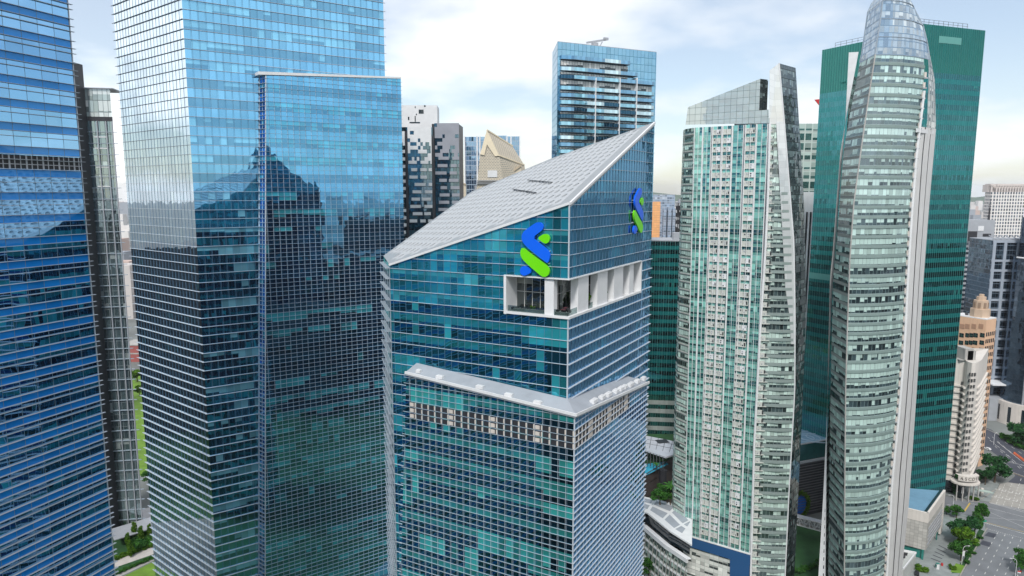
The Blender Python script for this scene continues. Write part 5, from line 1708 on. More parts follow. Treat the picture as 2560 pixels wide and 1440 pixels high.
# ================================================================== ground, roads and markings
def sheet(name, pts, z, mat, kind='structure'):
    b = MB()
    P = [gnd(x, y, 0) for x, y in pts]
    b.poly([Vector((p.x, p.y, z)) for p in P], [(p.x, p.y) for p in P])
    o = b.build(name, mat)
    o['kind'] = kind
    return o
b = MB()
S = 12000
b.poly([(-S, -S, 0), (S, -S, 0), (S, S, 0), (-S, S, 0)])
o = b.build('ground', plain('city_ground', (.17, .185, .18), .9, .25, .02)); o['kind'] = 'structure'
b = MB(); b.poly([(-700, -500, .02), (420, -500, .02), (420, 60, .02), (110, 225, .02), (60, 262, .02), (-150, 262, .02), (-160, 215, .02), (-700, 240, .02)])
o = b.build('lawn', M['lawndark']); o['kind'] = 'structure'  # unseen ground behind the camera, enlarged and darkened for what the glass mirrors
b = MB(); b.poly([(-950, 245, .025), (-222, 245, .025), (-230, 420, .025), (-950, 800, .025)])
o = b.build('lawn', M['lawndark']); o['kind'] = 'structure'  # another unseen sheet, added so the pale side glass mirrors darker ground

sheet('road', [(2392, 1452), (2467, 1321), (2464, 1308), (2425, 1290), (2398, 1282), (2350, 1273), (2330, 1240), (2362, 1240), (2420, 1249), (2476, 1257), (2660, 1293), (2760, 1480), (2520, 1600)], .03, M['asphalt'])
sheet('road', [(2476, 1257.5), (2500, 1210), (2520, 1206), (2680, 1228), (2700, 1300)], .035, M['roadconc'])
sheet('road', [(2455, 1066), (2478, 1074), (2502, 1092), (2575, 1134), (2680, 1190), (2680, 1227), (2520, 1205.5), (2538, 1190), (2528, 1170), (2495, 1140), (2470, 1122), (2455, 1120)], .03, M['asphaltdark'])
sheet('pavement', [(2240, 1480), (2330, 1240), (2350, 1275), (2400, 1284), (2425, 1291), (2462, 1309), (2464, 1322), (2390, 1450)], .02, M['paving'])
sheet('pavement', [(2365, 1237), (2420, 1247), (2476, 1255), (2498, 1210), (2480, 1200), (2440, 1215), (2365, 1215)], .02, M['paving'])
# markings: short strips laid between two photo points, with real paint widths
def stripe(mb, a, c, w, z=.05):
    p, q = gnd(*a), gnd(*c)
    d = (q - p); d.z = 0; d.normalize()
    n = Vector((-d.y, d.x, 0)) * w / 2
    mb.poly([Vector((v.x, v.y, z)) for v in (p - n, q - n, q + n, p + n)])
b = MB()
zx = lambda x, y: (2240 + x / 6, 1200 + y / 6)
lanes = [((1158, 1428), (1520, 800)), ((1345, 1382), (1632, 830)), ((1485, 1428), (1750, 862)), ((1652, 1390), (1872, 900)), ((1830, 1425), (1990, 950))]
for (xa, ya), (xb, yb) in lanes:
    p, q = gnd(*zx(xa, ya)), gnd(*zx(xb, yb))
    L = (q - p).length; d = (q - p).normalized()
    k = -30.0
    while k < L + .5:
        n = Vector((-d.y, d.x, 0)) * .13
        a_, c_ = p + d * k, p + d * (k + 2.3)
        b.poly([Vector((v.x, v.y, .05)) for v in (a_ - n, c_ - n, c_ + n, a_ + n)])
        k += 6.9
for a_, c_, w in ((zx(1290, 630), zx(2000, 830), .3), (zx(1100, 345), zx(2000, 575), .2), (zx(1340, 455), zx(2000, 745), .2),
                  (zx(1320, 560), zx(2000, 615), .15), (zx(1410, 345), zx(2200, 560), .3), (zx(765, 370), zx(835, 380), .3), (zx(750, 405), zx(850, 418), .3)):
    stripe(b, a_, c_, w)
# dotted crossing lines
for (a_, c_) in ((zx(1370, 735), zx(1960, 890)), (zx(1300, 640), zx(1960, 815))):
    p, q = gnd(*a_), gnd(*c_)
    L = (q - p).length; d = (q - p).normalized()
    for k in range(int(L / .9)):
        n = Vector((-d.y, d.x, 0)) * .16
        s_, e_ = p + d * (k * .9), p + d * (k * .9 + .45)
        b.poly([Vector((v.x, v.y, .05)) for v in (s_ - n, e_ - n, e_ + n, s_ + n)])
# lane arrows and lane lines on the pale concrete
zy = lambda x, y: (2400 + x / 6, 1060 + y / 6)
for (x, y) in ((597, 975), (688, 998), (790, 1018), (897, 1040), (546, 1082), (640, 1100), (747, 1122), (860, 1147)):
    c_ = gnd(*zy(x, y)); f = gnd(*zy(x + 24, y - 45)) - c_; f.z = 0; f.normalize(); s_ = Vector((f.y, -f.x, 0))
    b.poly([Vector((v.x, v.y, .055)) for v in (c_ - f * 2.2 - s_ * .18, c_ - f * 2.2 + s_ * .18, c_ + f * 1.2 + s_ * .18, c_ + f * 1.2 - s_ * .18)])
    b.poly([Vector((v.x, v.y, .055)) for v in (c_ - f * 2.2 - s_ * 1.3, c_ - f * 1.5 - s_ * 1.3, c_ - f * 1.5 - s_ * .18, c_ - f * 2.2 - s_ * .18)])
    b.poly([Vector((v.x, v.y, .055)) for v in (c_ - f * 2.6 - s_ * 1.3, c_ - f * 1.85 - s_ * 2.3, c_ - f * 1.1 - s_ * 1.3)])
for (a_, c_) in (((545, 1195), (665, 925)), ((650, 1220), (775, 905)), ((770, 1245), (880, 920)), ((875, 1270), (960, 1015))):
    p, q = gnd(*zy(*a_)), gnd(*zy(*c_))
    L = (q - p).length; d = (q - p).normalized()
    for k in range(int(L / 4.5) + 1):
        n = Vector((-d.y, d.x, 0)) * .12
        s_, e_ = p + d * (k * 4.5), p + d * (k * 4.5 + 2.6)
        b.poly([Vector((v.x, v.y, .055)) for v in (s_ - n, e_ - n, e_ + n, s_ + n)])
stripe(b, zy(450, 1180), zy(1100, 1335), .35, .055)
# upper road dashes
rj = random.Random(4)
for (a_, c_, w, dash) in (((555, 265), (1000, 620), .3, 0), ((410, 190), (960, 690), .2, 1), ((480, 190), (960, 590), .2, 1), ((560, 195), (960, 470), .2, 1),
                          ((520, 330), (960, 720), .2, 1), ((445, 240), (860, 600), .2, 1), ((690, 545), (1000, 640), .3, 0), ((690, 570), (1000, 625), .2, 0), ((780, 720), (1000, 800), .25, 0), ((920, 810), (890, 910), .2, 1)):
    if not dash: stripe(b, zy(*a_), zy(*c_), w, .05); continue
    p, q = gnd(*zy(*a_)), gnd(*zy(*c_))
    L = (q - p).length; d = (q - p).normalized()
    k = rj.random() * 3
    while k < L:
        n = Vector((-d.y, d.x, 0)) * w * .6
        s_, e_ = p + d * k, p + d * min(L, k + 4.0)
        b.poly([Vector((v.x, v.y, .05)) for v in (s_ - n, e_ - n, e_ + n, s_ + n)])
        k += 9
o = b.build('road_markings', M['linewhite']); o['kind'] = 'structure'
b = MB()
stripe(b, zx(1025, 470), zx(1110, 345), .7); stripe(b, zx(1300, 625), zx(1960, 790), .25, .056); stripe(b, zy(785, 735), zy(1000, 810), .25, .056)
o = b.build('road_markings', M['lineyellow']); o['kind'] = 'structure'
b = MB()
for P in ([(1385, 780), (1510, 812), (1475, 872), (1325, 835)], [(1300, 905), (1440, 945), (1395, 1003), (1250, 962)]):
    b.poly([Vector((gnd(*zx(*q)).x, gnd(*zx(*q)).y, .042)) for q in P])
o = b.build('road_patches', M['asphaltdark']); o['kind'] = 'structure'
b = MB()
for P in ([(960, 1440), (1365, 725)], [(1280, 290), (1480, 150)], [(850, 265), (1110, 320)], [(1110, 320), (1250, 330)]):
    p, q = gnd(*zx(*P[0])), gnd(*zx(*P[1]))
    b.bar(p + Z * .1, q + Z * .1, .5, .3)
for P in ([(400, 80), (560, 150)], [(560, 150), (960, 410)], [(440, 1190), (560, 980)]):
    p, q = gnd(*zy(*P[0])), gnd(*zy(*P[1])); b.bar(p + Z * .1, q + Z * .1, .5, .3)
o = b.build('kerb', M['kerb']); o['kind'] = 'structure'
# slabs and planted verge by the annex
b = MB()
for k in range(5):
    stripe(b, zx(640 - k * 30, 980 + k * 48), zx(770 - k * 26, 1045 + k * 46), .7, .045)
o = b.build('paving_bands', M['asphaltdark']); o['kind'] = 'structure'
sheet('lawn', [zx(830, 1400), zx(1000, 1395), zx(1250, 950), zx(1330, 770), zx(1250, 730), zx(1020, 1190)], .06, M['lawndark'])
sheet('lawn', [zx(815, 1380), zx(985, 1402), zx(1030, 1290), zx(900, 1250)], .07, M['lawn'])
sheet('lawn', [(2498, 1092), (2532, 1085), (2600, 1120), (2600, 1150)], .04, M['lawndark'])
# lower left garden
sheet('lawn', [(250, 1470), (400, 1396), (460, 1440), (300, 1540)], .04, M['lawn'])
sheet('path', [(262, 1452), (400, 1388), (400, 1394), (262, 1460)], .05, M['concrete'])
sheet('path', [(262, 1405), (400, 1358), (400, 1380), (262, 1428)], .05, plain('pale_path', (.52, .49, .46), .8, .1, .3))
sheet('lawn', [(262, 1425), (400, 1380), (400, 1388), (262, 1450)], .045, M['lawndark'])
sheet('lawn', [(270, 1310), (400, 1300), (400, 1358), (262, 1404)], .04, M['lawndark'])
sheet('path', [(300, 1290), (395, 1262), (420, 1300), (300, 1326)], .05, plain('pale_court', (.60, .58, .57), .8, .08, .3))
sheet('lawn', [(330, 940), (372, 930), (385, 1180), (350, 1190)], .04, M['lawn'])
# middle lawn between the apartment towers
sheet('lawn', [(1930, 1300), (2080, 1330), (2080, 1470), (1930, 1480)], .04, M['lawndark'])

# ================================================================== podiums between the towers
t = thing('podium', 'white podium with a gridded roof and curved glass front below the pale green tower', 'podium')
zP1 = 28.0
cur = [gnd(x, y, zP1) for x, y in ((1570, 1262), (1618, 1281), (1650, 1307), (1676, 1328), (1700, 1343), (1730, 1362))]
bkp = [gnd(x, y, zP1) for x, y in ((1730, 1300), (1695, 1262), (1640, 1248), (1560, 1230))]
b = MB(); b.prism([p - Z * .7 for p in cur + bkp], Z * .7); b.build('roof', M['white'], t)
b = MB()
for i in range(4):
    for j in range(2):
        a0, a1_ = cur[i].lerp(bkp[3 - min(i, 3)], .18 + .4 * j), cur[i + 1].lerp(bkp[max(2 - i, 0)], .18 + .4 * j)
        c1_, c0_ = cur[i + 1].lerp(bkp[max(2 - i, 0)], .50 + .4 * j), cur[i].lerp(bkp[3 - min(i, 3)], .50 + .4 * j)
        mid = (a0 + a1_ + c0_ + c1_) / 4
        b.poly([v.lerp(mid, .14) + Z * .06 for v in (a0, a1_, c1_, c0_)])
b.build('roof_grid', M['roofgrey'], t)
FV = facade('podium_mint_glass', pw=1.8, fh=4.2, dark=(.06, .09, .08), lite=(.40, .52, .46), p=.66, sp=.32, spcol=(.50, .54, .50), tint=(.6, .72, .66), refl=.2, mw=.14, mh=.1, mcol=(.4, .46, .43), seed=151, sprefl=.03)
b = MB()
low = []
for i, p in enumerate(cur):
    d = (cur[min(i + 1, 5)] - cur[max(i - 1, 0)]); n = Vector((d.y, -d.x, 0)).normalized()
    if n.dot(p) > 0: n = -n
    low.append(Vector((p.x, p.y, 0)) + n * 2.2)
u = 0
for p, q in zip(low[:-1], low[1:]):
    L = (q - p).length
    b.poly([p, q, q + Z * 21, p + Z * 21], [(u, -21), (u + L, -21), (u + L, 0), (u, 0)]); u += L
b.build('glass_front', FV, t)
b = MB()
for p, q, p2, q2 in zip(low[:-1], low[1:], cur[:-1], cur[1:]):
    b.bar(p + Z * 21.6, q + Z * 21.6, .9, 1.8)
    b.poly([p + Z * 22, q + Z * 22, Vector((q2.x, q2.y, 22)) + (q2 - q) * 0, Vector((p2.x, p2.y, 22))])
    for z in (4.5, 8.7, 12.9, 17.1): b.bar(p + Z * z, q + Z * z, .5, .7)
b.build('front_bands', M['white'], t)
b = MB()
for p, q in zip(cur[:-1], cur[1:]):
    a_, c_ = Vector((p.x, p.y + 3, 22)), Vector((q.x, q.y + 3, 22))
    b.poly([a_, c_, c_ + Z * 5.3, a_ + Z * 5.3])
b.build('open_storey', M['glassdark'], t)
b = MB()
for p, q in zip(low[:-1], low[1:]):
    for k in range(3):
        a_ = p.lerp(q, k / 3); c_ = p.lerp(q, (k + .7) / 3)
        b.bar(a_ + Z * 2 + (a_ - CAM).normalized() * -.6, c_ + Z * 19 + (c_ - CAM).normalized() * -.6, .25)
b.build('diagonal_braces', M['concrete'], t)

t = thing('brown_podium', 'brown walled podium block with a turquoise pool deck between the sloping-roof tower and pale green tower', 'podium')
t['label'] = 'brown walled podium with a turquoise pool deck, beneath the low green office block'
zD = 34
e = [gnd(x, y, zD) for x, y in ((1540, 1236), (1622, 1183), (1700, 1136), (1760, 1105))]
f_ = [gnd(x, y, zD) for x, y in ((1760, 1085), (1540, 1085))]
b = MB(); b.poly(e + f_); b.build('deck', M['lawndark'], t)
b = MB()
for p, q in zip(e[:-1], e[1:]):
    a_, c_ = Vector((p.x, p.y, 0)), Vector((q.x, q.y, 0))
    b.prism([a_, c_, q + Z * .6, p + Z * .6], Vector((.6, 1, 0)))
b.build('wall', plain('brown_cladding', (.085, .07, .065), .6, .12, .2), t)
b = MB()
p_, q_ = e[1], e[2]
for k in range(4):
    for z in (8, 15, 22, 29): b.bar(Vector((p_.x, p_.y, z)) + Vector((-.1, -.2, 0)), Vector((q_.x, q_.y, z)) + Vector((-.1, -.2, 0)), .12)
b.build('wall_joints', M['darkmetal'], t)
b = MB(); b.poly([gnd(x, y, zD + .1) for x, y in ((1560, 1172), (1622, 1159), (1662, 1154), (1672, 1160), (1640, 1176), (1622, 1185), (1560, 1215))]); b.build('pool', M['pool'], t)
b = MB()
zR = 41
P = [gnd(x, y, zR) for x, y in ((1560, 1078), (1700, 1106), (1720, 1128), (1690, 1134), (1665, 1142), (1560, 1108))]
b.prism([p - Z * .8 for p in P], Z * .8); b.build('roof', plain('pale_roof', (.44, .46, .50), .6, .06, .2), t)
b = MB()
for k in range(9):
    f = k / 8
    a_, c_ = P[0].lerp(P[1], f), P[5].lerp(P[3], f); b.bar(a_ + Z * .05, c_ + Z * .05, .2, .1)
for f in (.3, .65): b.bar(P[0].lerp(P[5], f) + Z * .05, P[1].lerp(P[3], f) + Z * .05, .2, .1)
q0 = gnd(1647, 1109, zR + .05); b.box(q0, Vector((6, 1.5, 0)), Vector((-1, 5, 0)), Z * .1)
b.build('roof_joints', M['darkmetal'], t)
b = MB()
for k in range(14): 
    a_ = P[5].lerp(P[4], k / 14); b.bar(a_ - Z * .5, Vector((a_.x - 1, a_.y - 6, zD + 2)), .35)
b.build('slatted_awning', M['darkmetal'], t)
b = MB()
for (x, y) in ((1655, 1200),):
    q = gnd(1655, 1190, 30); b.tube([Vector((q.x, q.y - 2, 12)), Vector((q.x, q.y - 2, 34))], 1.9, 12)
b.build('round_vent', M['darkmetal'], t)

t = thing('louvred_podium', 'dark louvred podium with a blue round window ringed by greenery, between the two apartment towers', 'podium')
PP = Pl(*px(1985, 344), 68)
sP0, sP1 = PP.hit(1950, 1250)[0], PP.hit(2120, 1250)[0]
zl0, zl1, zl2 = 0, PP.hit(2020, 1153)[1], PP.hit(2020, 1110)[1]
b = MB(); b.box(PP.pt(sP0, 0, -30), PP.d * (sP1 - sP0), PP.n * 30, Z * zl1); b.build('wall', M['darkmetal'], t)
b = MB()
for z in frange(2, zl1 - 1, 1.5): b.box(PP.pt(sP0, z, .02), PP.d * (sP1 - sP0), PP.n * .45, Z * .28)
b.build('louvre_slats', plain('slat_grey', (.13, .13, .14), .5, .1, .3), t)
b = MB(); b.box(PP.pt(sP0, zl1 + .02, -30), PP.d * (sP1 - sP0), PP.n * 29.2, Z * (zl2 - zl1)); b.build('glass_storey', plain('deep_teal', (.012, .075, .075), .15, .15, .3), t)
b = MB(); b.box(PP.pt(sP0, zl1 - .3, -.2), PP.d * (sP1 - sP0), PP.n * 1.2, Z * 1.0); b.box(PP.pt(sP0, zl2 - .1, -1), PP.d * (sP1 - sP0), PP.n * .6, Z * .6); b.build('parapet', M['greyclad'], t)
b = MB(); b.box(PP.pt(sP0, zl2 + .05, -75), PP.d * (sP1 - sP0), PP.n * 74, Z * .15); b.build('roof', M['blueroof'], t)
b = MB()
for (x, y, r_) in ((2040, 1092, 9), (2016, 1094, 7)):
    q = gnd(x, y, zl2 + .3)
    for rr_ in (r_, r_ * .55):
        b.tube([q + Vector((math.cos(2 * math.pi * k / 28) * rr_, math.sin(2 * math.pi * k / 28) * rr_, 0)) for k in range(29)], .25, 5)
b.build('roof_rings', plain('ring_pale_blue', (.34, .46, .56), .5, .05, .3), t)
b = MB()
cs, cz_ = PP.hit(1993, 1263)
rW = 5.6
P = [PP.pt(cs + math.cos(2 * math.pi * k / 36) * rW, cz_ + math.sin(2 * math.pi * k / 36) * rW, .5) for k in range(36)]
b.poly(P)
b.build('round_window', plain('window_blue', (.012, .10, .42), .15, .1, .4), t)
b = MB()
for k in range(-3, 4):
    z = k * 1.55; L = math.sqrt(max(.1, rW * rW - z * z))
    b.box(PP.pt(cs - L, cz_ + z, .5), PP.d * 2 * L, PP.n * .12, Z * .22)
b.build('window_bars', M['darkmetal'], t)
GR = [PP.pt(cs + math.cos(2 * math.pi * k / 36) * (rW + 1.2), cz_ + math.sin(2 * math.pi * k / 36) * (rW + 1.2), .4) for k in range(37)]
b = MB()
for q in GR:
    for _ in range(60):
        v = Vector((rj.gauss(0, .6), rj.gauss(0, .4), rj.gauss(0, .6)))
        a_ = Vector((rj.uniform(-1, 1), rj.uniform(-1, 1), rj.uniform(-1, 1))).normalized() * .28
        c_ = a_.cross(Vector((rj.uniform(-1, 1), rj.uniform(-1, 1), rj.uniform(-1, 1)))).normalized() * .28
        o = q + v; b.poly([o - a_ - c_, o + a_ - c_, o + a_ + c_, o - a_ + c_])
b.build('green_ring', M['leafbright'], t)

t = thing('footbridge', 'white truss footbridge crossing the dark lawn between the two apartment towers', 'footbridge')
a0, a1_, b0, b1_ = at(1975, 1289, 325), at(2085, 1316, 322), at(1975, 1307, 325), at(2085, 1337, 322)
for o_ in (Vector((0, 0, 0)), Vector((.8, 3.4, 0))):
    b = MB()
    b.bar(a0 + o_, a1_ + o_, .35); b.bar(b0 + o_, b1_ + o_, .45)
    n_ = 9
    for k in range(n_):
        p0_, p1_ = b0.lerp(b1_, k / n_) + o_, a0.lerp(a1_, k / n_) + o_
        b.bar(p0_, p1_, .25)
        q_ = (a0.lerp(a1_, (k + 1) / n_) if k % 2 else b0.lerp(b1_, (k + 1) / n_)) + o_
        b.bar(p0_ if k % 2 else p1_, q_, .22)
    b.build('truss_side', M['white'], t)
b = MB(); w = Vector((.8, 3.4, 0)); b.prism([b0, b1_, b1_ + w, b0 + w], Z * .2); b.build('deck', M['concrete'], t)
b = MB(); b.prism([a0 + Z * .1, a1_ + Z * .1, a1_ + w + Z * .1, a0 + w + Z * .1], Z * .15); b.build('roof', M['greyclad'], t)

# ================================================================== vegetation
def leafcloud(mb, c, r, n, s, rn):
    for _ in range(n):
        v = Vector((rn.gauss(0, 1), rn.gauss(0, 1), rn.gauss(0, 1))).normalized() * (rn.random() ** .45)
        o = Vector((c[0] + v.x * r[0], c[1] + v.y * r[1], c[2] + v.z * r[2]))
        a_ = Vector((rn.uniform(-1, 1), rn.uniform(-1, 1), rn.uniform(-.6, .6))).normalized()
        c_ = a_.cross(Vector((rn.uniform(-1, 1), rn.uniform(-1, 1), rn.uniform(-1, 1)))).normalized()
        q = s * rn.uniform(.6, 1.3)
        a_, c_ = a_ * q, c_ * q * .7
        mb.poly([o - a_, o + c_, o + a_, o - c_])
def make_tree(name, label, cat, mat, seed, form):
    rn = random.Random(seed)
    t = thing(name, label, cat, group=None)
    b, w = MB(), MB()
    if form == 'broad':                            # 10 m tall
        w.tube([(0, 0, 0), (.1, 0, 2), (.05, .1, 4)], [.32, .25, .18], 7)
        for k in range(17):
            a = rn.uniform(0, 6.28); rr = rn.uniform(.6, 3.6); z = rn.uniform(4.0, 8.6) - rr * .25
            c = (math.cos(a) * rr, math.sin(a) * rr, z)
            w.tube([(0, 0, 2.2 + rn.random() * 1.6), (c[0] * .5, c[1] * .5, z - 1.2), c], [.13, .08, .03], 5)
            leafcloud(b, c, (1.6, 1.6, 1.05), 120, .40, rn)
    elif form == 'column':
        w.tube([(0, 0, 0), (0, 0, 5), (0, 0, 9.2)], [.16, .10, .03], 6)
        for k in range(16):
            z = 1.3 + k * .55; rr = .35 + 1.2 * math.sin(math.pi * min(1, (10.4 - z) / 9.6) ** .8 * .9)
            leafcloud(b, (rn.uniform(-.3, .3), rn.uniform(-.3, .3), z), (rr, rr, .7), 70, .36, rn)
    elif form == 'shrub':
        w.tube([(0, 0, 0), (0, 0, 1.2)], [.12, .06], 5)
        for k in range(9):
            leafcloud(b, (rn.uniform(-1.5, 1.5), rn.uniform(-1.0, 1.0), rn.uniform(.5, 1.5)), (.9, .9, .7), 80, .3, rn)
    elif form == 'palm':
        w.tube([(0, 0, 0), (.2, 0, 3), (.1, .1, 7)], [.22, .17, .14], 6)
        for k in range(16):
            a = 6.28 * k / 16 + rn.random() * .3; up = rn.uniform(.2, 1.3)
            P = [Vector((.1 + math.cos(a) * d, .1 + math.sin(a) * d, 7 + up * d * .6 - .13 * d * d)) for d in (0, 1, 2, 3)]
            s_ = Vector((-math.sin(a), math.cos(a), 0))
            for p, q, w0, w1 in zip(P[:-1], P[1:], (.15, .5, .35), (.5, .35, .05)):
                b.poly([p - s_ * w0 - Z * .15, p, q, q - s_ * w1 - Z * .15]); b.poly([p, p + s_ * w0 - Z * .15, q + s_ * w1 - Z * .15, q])
    w.build('trunk', M['trunk'], t)
    b.build('crown', mat, t)
    return t
used = {}
def plant(kind, x, y, h, label, wide=1.0, z=0.0, group=None, pt=None):
    spec = {'dark': ('street_tree', 'tree', M['leafdark'], 11, 'broad', 9.3), 'mid': ('street_tree', 'tree', M['leaf'], 12, 'broad', 9.3), 'bright': ('street_tree', 'tree', M['leafbright'], 13, 'broad', 9.3),
            'column': ('column_tree', 'tree', M['leafbright'], 14, 'column', 10.0), 'cypress': ('cypress', 'tree', M['leafdark'], 15, 'column', 10.0),
            'shrub': ('shrub', 'shrub', M['leafbright'], 16, 'shrub', 2.2), 'shrubdark': ('shrub', 'shrub', M['leaf'], 17, 'shrub', 2.2), 'palm': ('palm_tree', 'palm', M['leaf'], 18, 'palm', 8.0)}[kind]
    p = pt or gnd(x, y, z)
    s = h / spec[5]
    sc = (s * wide, s * wide, s)
    rz = random.uniform(0, 6.28)
    if kind not in used:
        o = make_tree(spec[0], label, spec[1], spec[2], spec[3], spec[4])
        o.location, o.rotation_euler, o.scale = p, (0, 0, rz), sc
        if group: o['group'] = group
        used[kind] = o
    else:
        o = dup(used[kind], p, rz, sc, label)
        if group: o['group'] = group
        elif 'group' in o: del o['group']
    return o
plant('bright', 2411, 1376, 12.0, 'brightest green street tree beside the road edge, in the middle of the verge', 1.0)
plant('dark', 2396, 1358, 11.4, 'dark street tree pressed behind the brightest green one, next to the stone annex', 1.15)
plant('dark', 2418, 1346, 11.4, 'dark round street tree on the verge just behind the brightest green one', 1.0)
plant('mid', 2452, 1318, 14.0, 'tallest slim tree at the road corner below the crossing', .62)
plant('mid', 2436, 1338, 12.0, 'mid green tree beside the bare lamp pole on the verge', .8)
plant('mid', 2402, 1402, 10.8, 'mid green tree behind the curved street lamp with a banner', 1.0)
plant('mid', 2391, 1294, 7.0, 'round yellowish green tree on the pavement corner near the yellow line', 1.25)
plant('mid', 2366, 1286, 4.5, 'small bushy tree by the corner of the stone annex', 1.3)
plant('dark', 2486, 1206, 17.0, 'largest spreading dark tree, beside the white hotel', 1.05)
plant('dark', 2463, 1212, 10.0, 'smaller pale-tinged dark tree under the hotel side, left of the largest spreading tree', 1.0)
plant('cypress', 2387, 1240, 13.0, 'tall dark cypress in front of the white hotel', .9)
plant('dark', 2545, 1110, 15.0, 'dark tree at the right edge below the dark round tower', 1.2)
plant('dark', 2570, 1122, 15.0, 'dark tree cut by the right edge of the photo beyond the upper road', 1.2)
plant('mid', 2492, 1040, 13.0, 'sunlit tree in the gap behind the peach tower, nearer the road', 1.1)
plant('mid', 2486, 1012, 13.0, 'sunlit tree in the gap behind the peach tower, farther back', 1.1)
plant('mid', 2503, 1022, 13.0, 'sunlit tree in the gap beside the dark round tower base', 1.1)
plant('mid', 2552, 1432, 11.0, 'round street tree at the lower right corner of the photo', 1.0)
plant('shrub', 2306, 1428, 2.6, 'bright clipped hedge beside the white pavilion', 1.3)
plant('shrubdark', 2350, 1284, 2.5, 'dark shrub at the annex corner below the hotel', 1.2)
plant('shrub', 2434, 1249, 2.2, 'flowering shrub bed under the hotel canopy', 1.4)
plant('shrub', 2382, 1424, 2.4, 'small bright shrub on the lawn tip by the road', .8)
for k, (x, y) in enumerate(((2508, 1094), (2520, 1101), (2534, 1110), (2548, 1120))):
    plant('shrubdark', x, y, 3.0, 'dark roadside hedge shrub along the upper road', 1.5, group='hedge shrubs along the upper road')
for k, (x, y) in enumerate(((2425, 1408), (2437, 1385), (2448, 1364), (2457, 1346))):
    plant('shrubdark', x - 8, y, 1.6, 'low dark shrub at the kerb of the wide road', 1.2, group='kerb shrubs along the wide road')
# middle gap
plant('mid', 1650, 1262, 9.5, 'round tree growing on the white podium roof', 1.1, z=28)
plant('mid', 1668, 1258, 7.5, 'smaller tree on the white podium roof next to the palm', 1.0, z=28)
plant('palm', 1676, 1262, 10.5, 'palm on the white podium roof in front of the brown wall', 1.0, z=28)
plant('palm', 1640, 1182, 5.0, 'small palm beside the turquoise pool, nearer the brown wall', 1.0, z=34)
plant('palm', 1657, 1168, 4.5, 'small palm at the far end of the turquoise pool', 1.0, z=34)
for k, (x, y, h) in enumerate(((1622, 1448, 11), (1645, 1452, 10), (1668, 1462, 10), (1688, 1468, 9))):
    plant('mid', x, y, h, ('leftmost round tree', 'second round tree from the left', 'third round tree from the left', 'rightmost low tree')[k] + ' in front of the curved podium glass', 1.0)
for k, (x, y) in enumerate(((1990, 1432), (2006, 1428), (2022, 1424), (2038, 1418), (2052, 1410))):
    plant('shrubdark', x, y, 2.2, 'low shrub in the row edging the dark lawn', 1.1, group='shrubs edging the dark lawn')
# lower left garden
for (x, y, h, l) in ((303, 1350, 5.5, 'short yellow-green tree beside the glass entrance canopy'), (338, 1356, 10.5, 'tallest narrow tree in the garden, in front of the lift tower'),
                     (354, 1362, 9.5, 'narrow tree right of the tallest one in the garden'), (321, 1374, 8.5, 'bright narrow tree left of the tallest one in the garden'),
                     (327, 1394, 8.5, 'brightest narrow tree, closest to the pale path'), (376, 1354, 9.0, 'narrow tree partly hidden by the tallest tower edge')):
    plant('column', x, y, h, l, .95)
for (x, y) in ((346, 1368), (368, 1362), (356, 1350)):
    plant('shrubdark', x, y, 4.0, 'dark shrub among the narrow garden trees', 1.4, group='dark shrubs among the garden trees')
for k in range(9):
    plant('shrub', 290 + k * 12, 1398 - k * 4.2, 2.0, 'bright shrub in the planted strip above the pale path', 1.2, group='shrubs in the strip above the pale path')
for k in range(7):
    plant('shrubdark', 296 + k * 14, 1434 - k * 6.0, 1.5, 'low shrub in the narrow strip below the pale path', 1.1, group='shrubs in the strip below the pale path')
plant('bright', 344, 955, 12, 'bright tree in the slot between lift tower and tallest tower, below the red block', 1.2)
plant('bright', 350, 990, 10, 'second bright tree lower in the slot between lift tower and tallest tower', 1.0)
plant('mid', 372, 1212, 9, 'green tree at the foot of the slot beside the lift tower', 1.0)
# terrace planting
for (pl_, x, y, h, l) in ((PR, 1486, 752, 2.6, 'bushy plant in the first gap of the terrace columns'), (PR, 1526, 735, 2.4, 'bushy plant in the second gap of the terrace columns'), (PL, 1318, 772, 1.0, 'low bright plant at the front of the corner terrace')):
    s, z = pl_.hit(x, y)
    plant('shrub', 0, 0, h, l, .6, pt=pl_.pt(s, zT0 + .02, -2.2))
def chair_set(p, d, label, grp):
    t = thing('terrace_table', label, 'table', group=grp)
    t.location = p
    b = MB(); b.tube([(0, 0, 0), (0, 0, .7)], .06, 6); b.build('table_leg', M['darkmetal'], t)
    b = MB(); b.prism([Vector((math.cos(6.283 * k / 12) * .45, math.sin(6.283 * k / 12) * .45, .7)) for k in range(12)], Z * .05); b.build('table_top', M['maroon'], t)
    return t
tb = None
for k, s in enumerate((2.0, 4.2, 6.4, 8.6, 10.8)):
    p = PR.pt(s, zT0 + .01, -1.9 - .5 * (k % 2))
    if tb is None: tb = chair_set(p, PR.d, 'small dark round table behind the corner terrace railing', 'tables on the corner terrace')
    else: dup(tb, p)

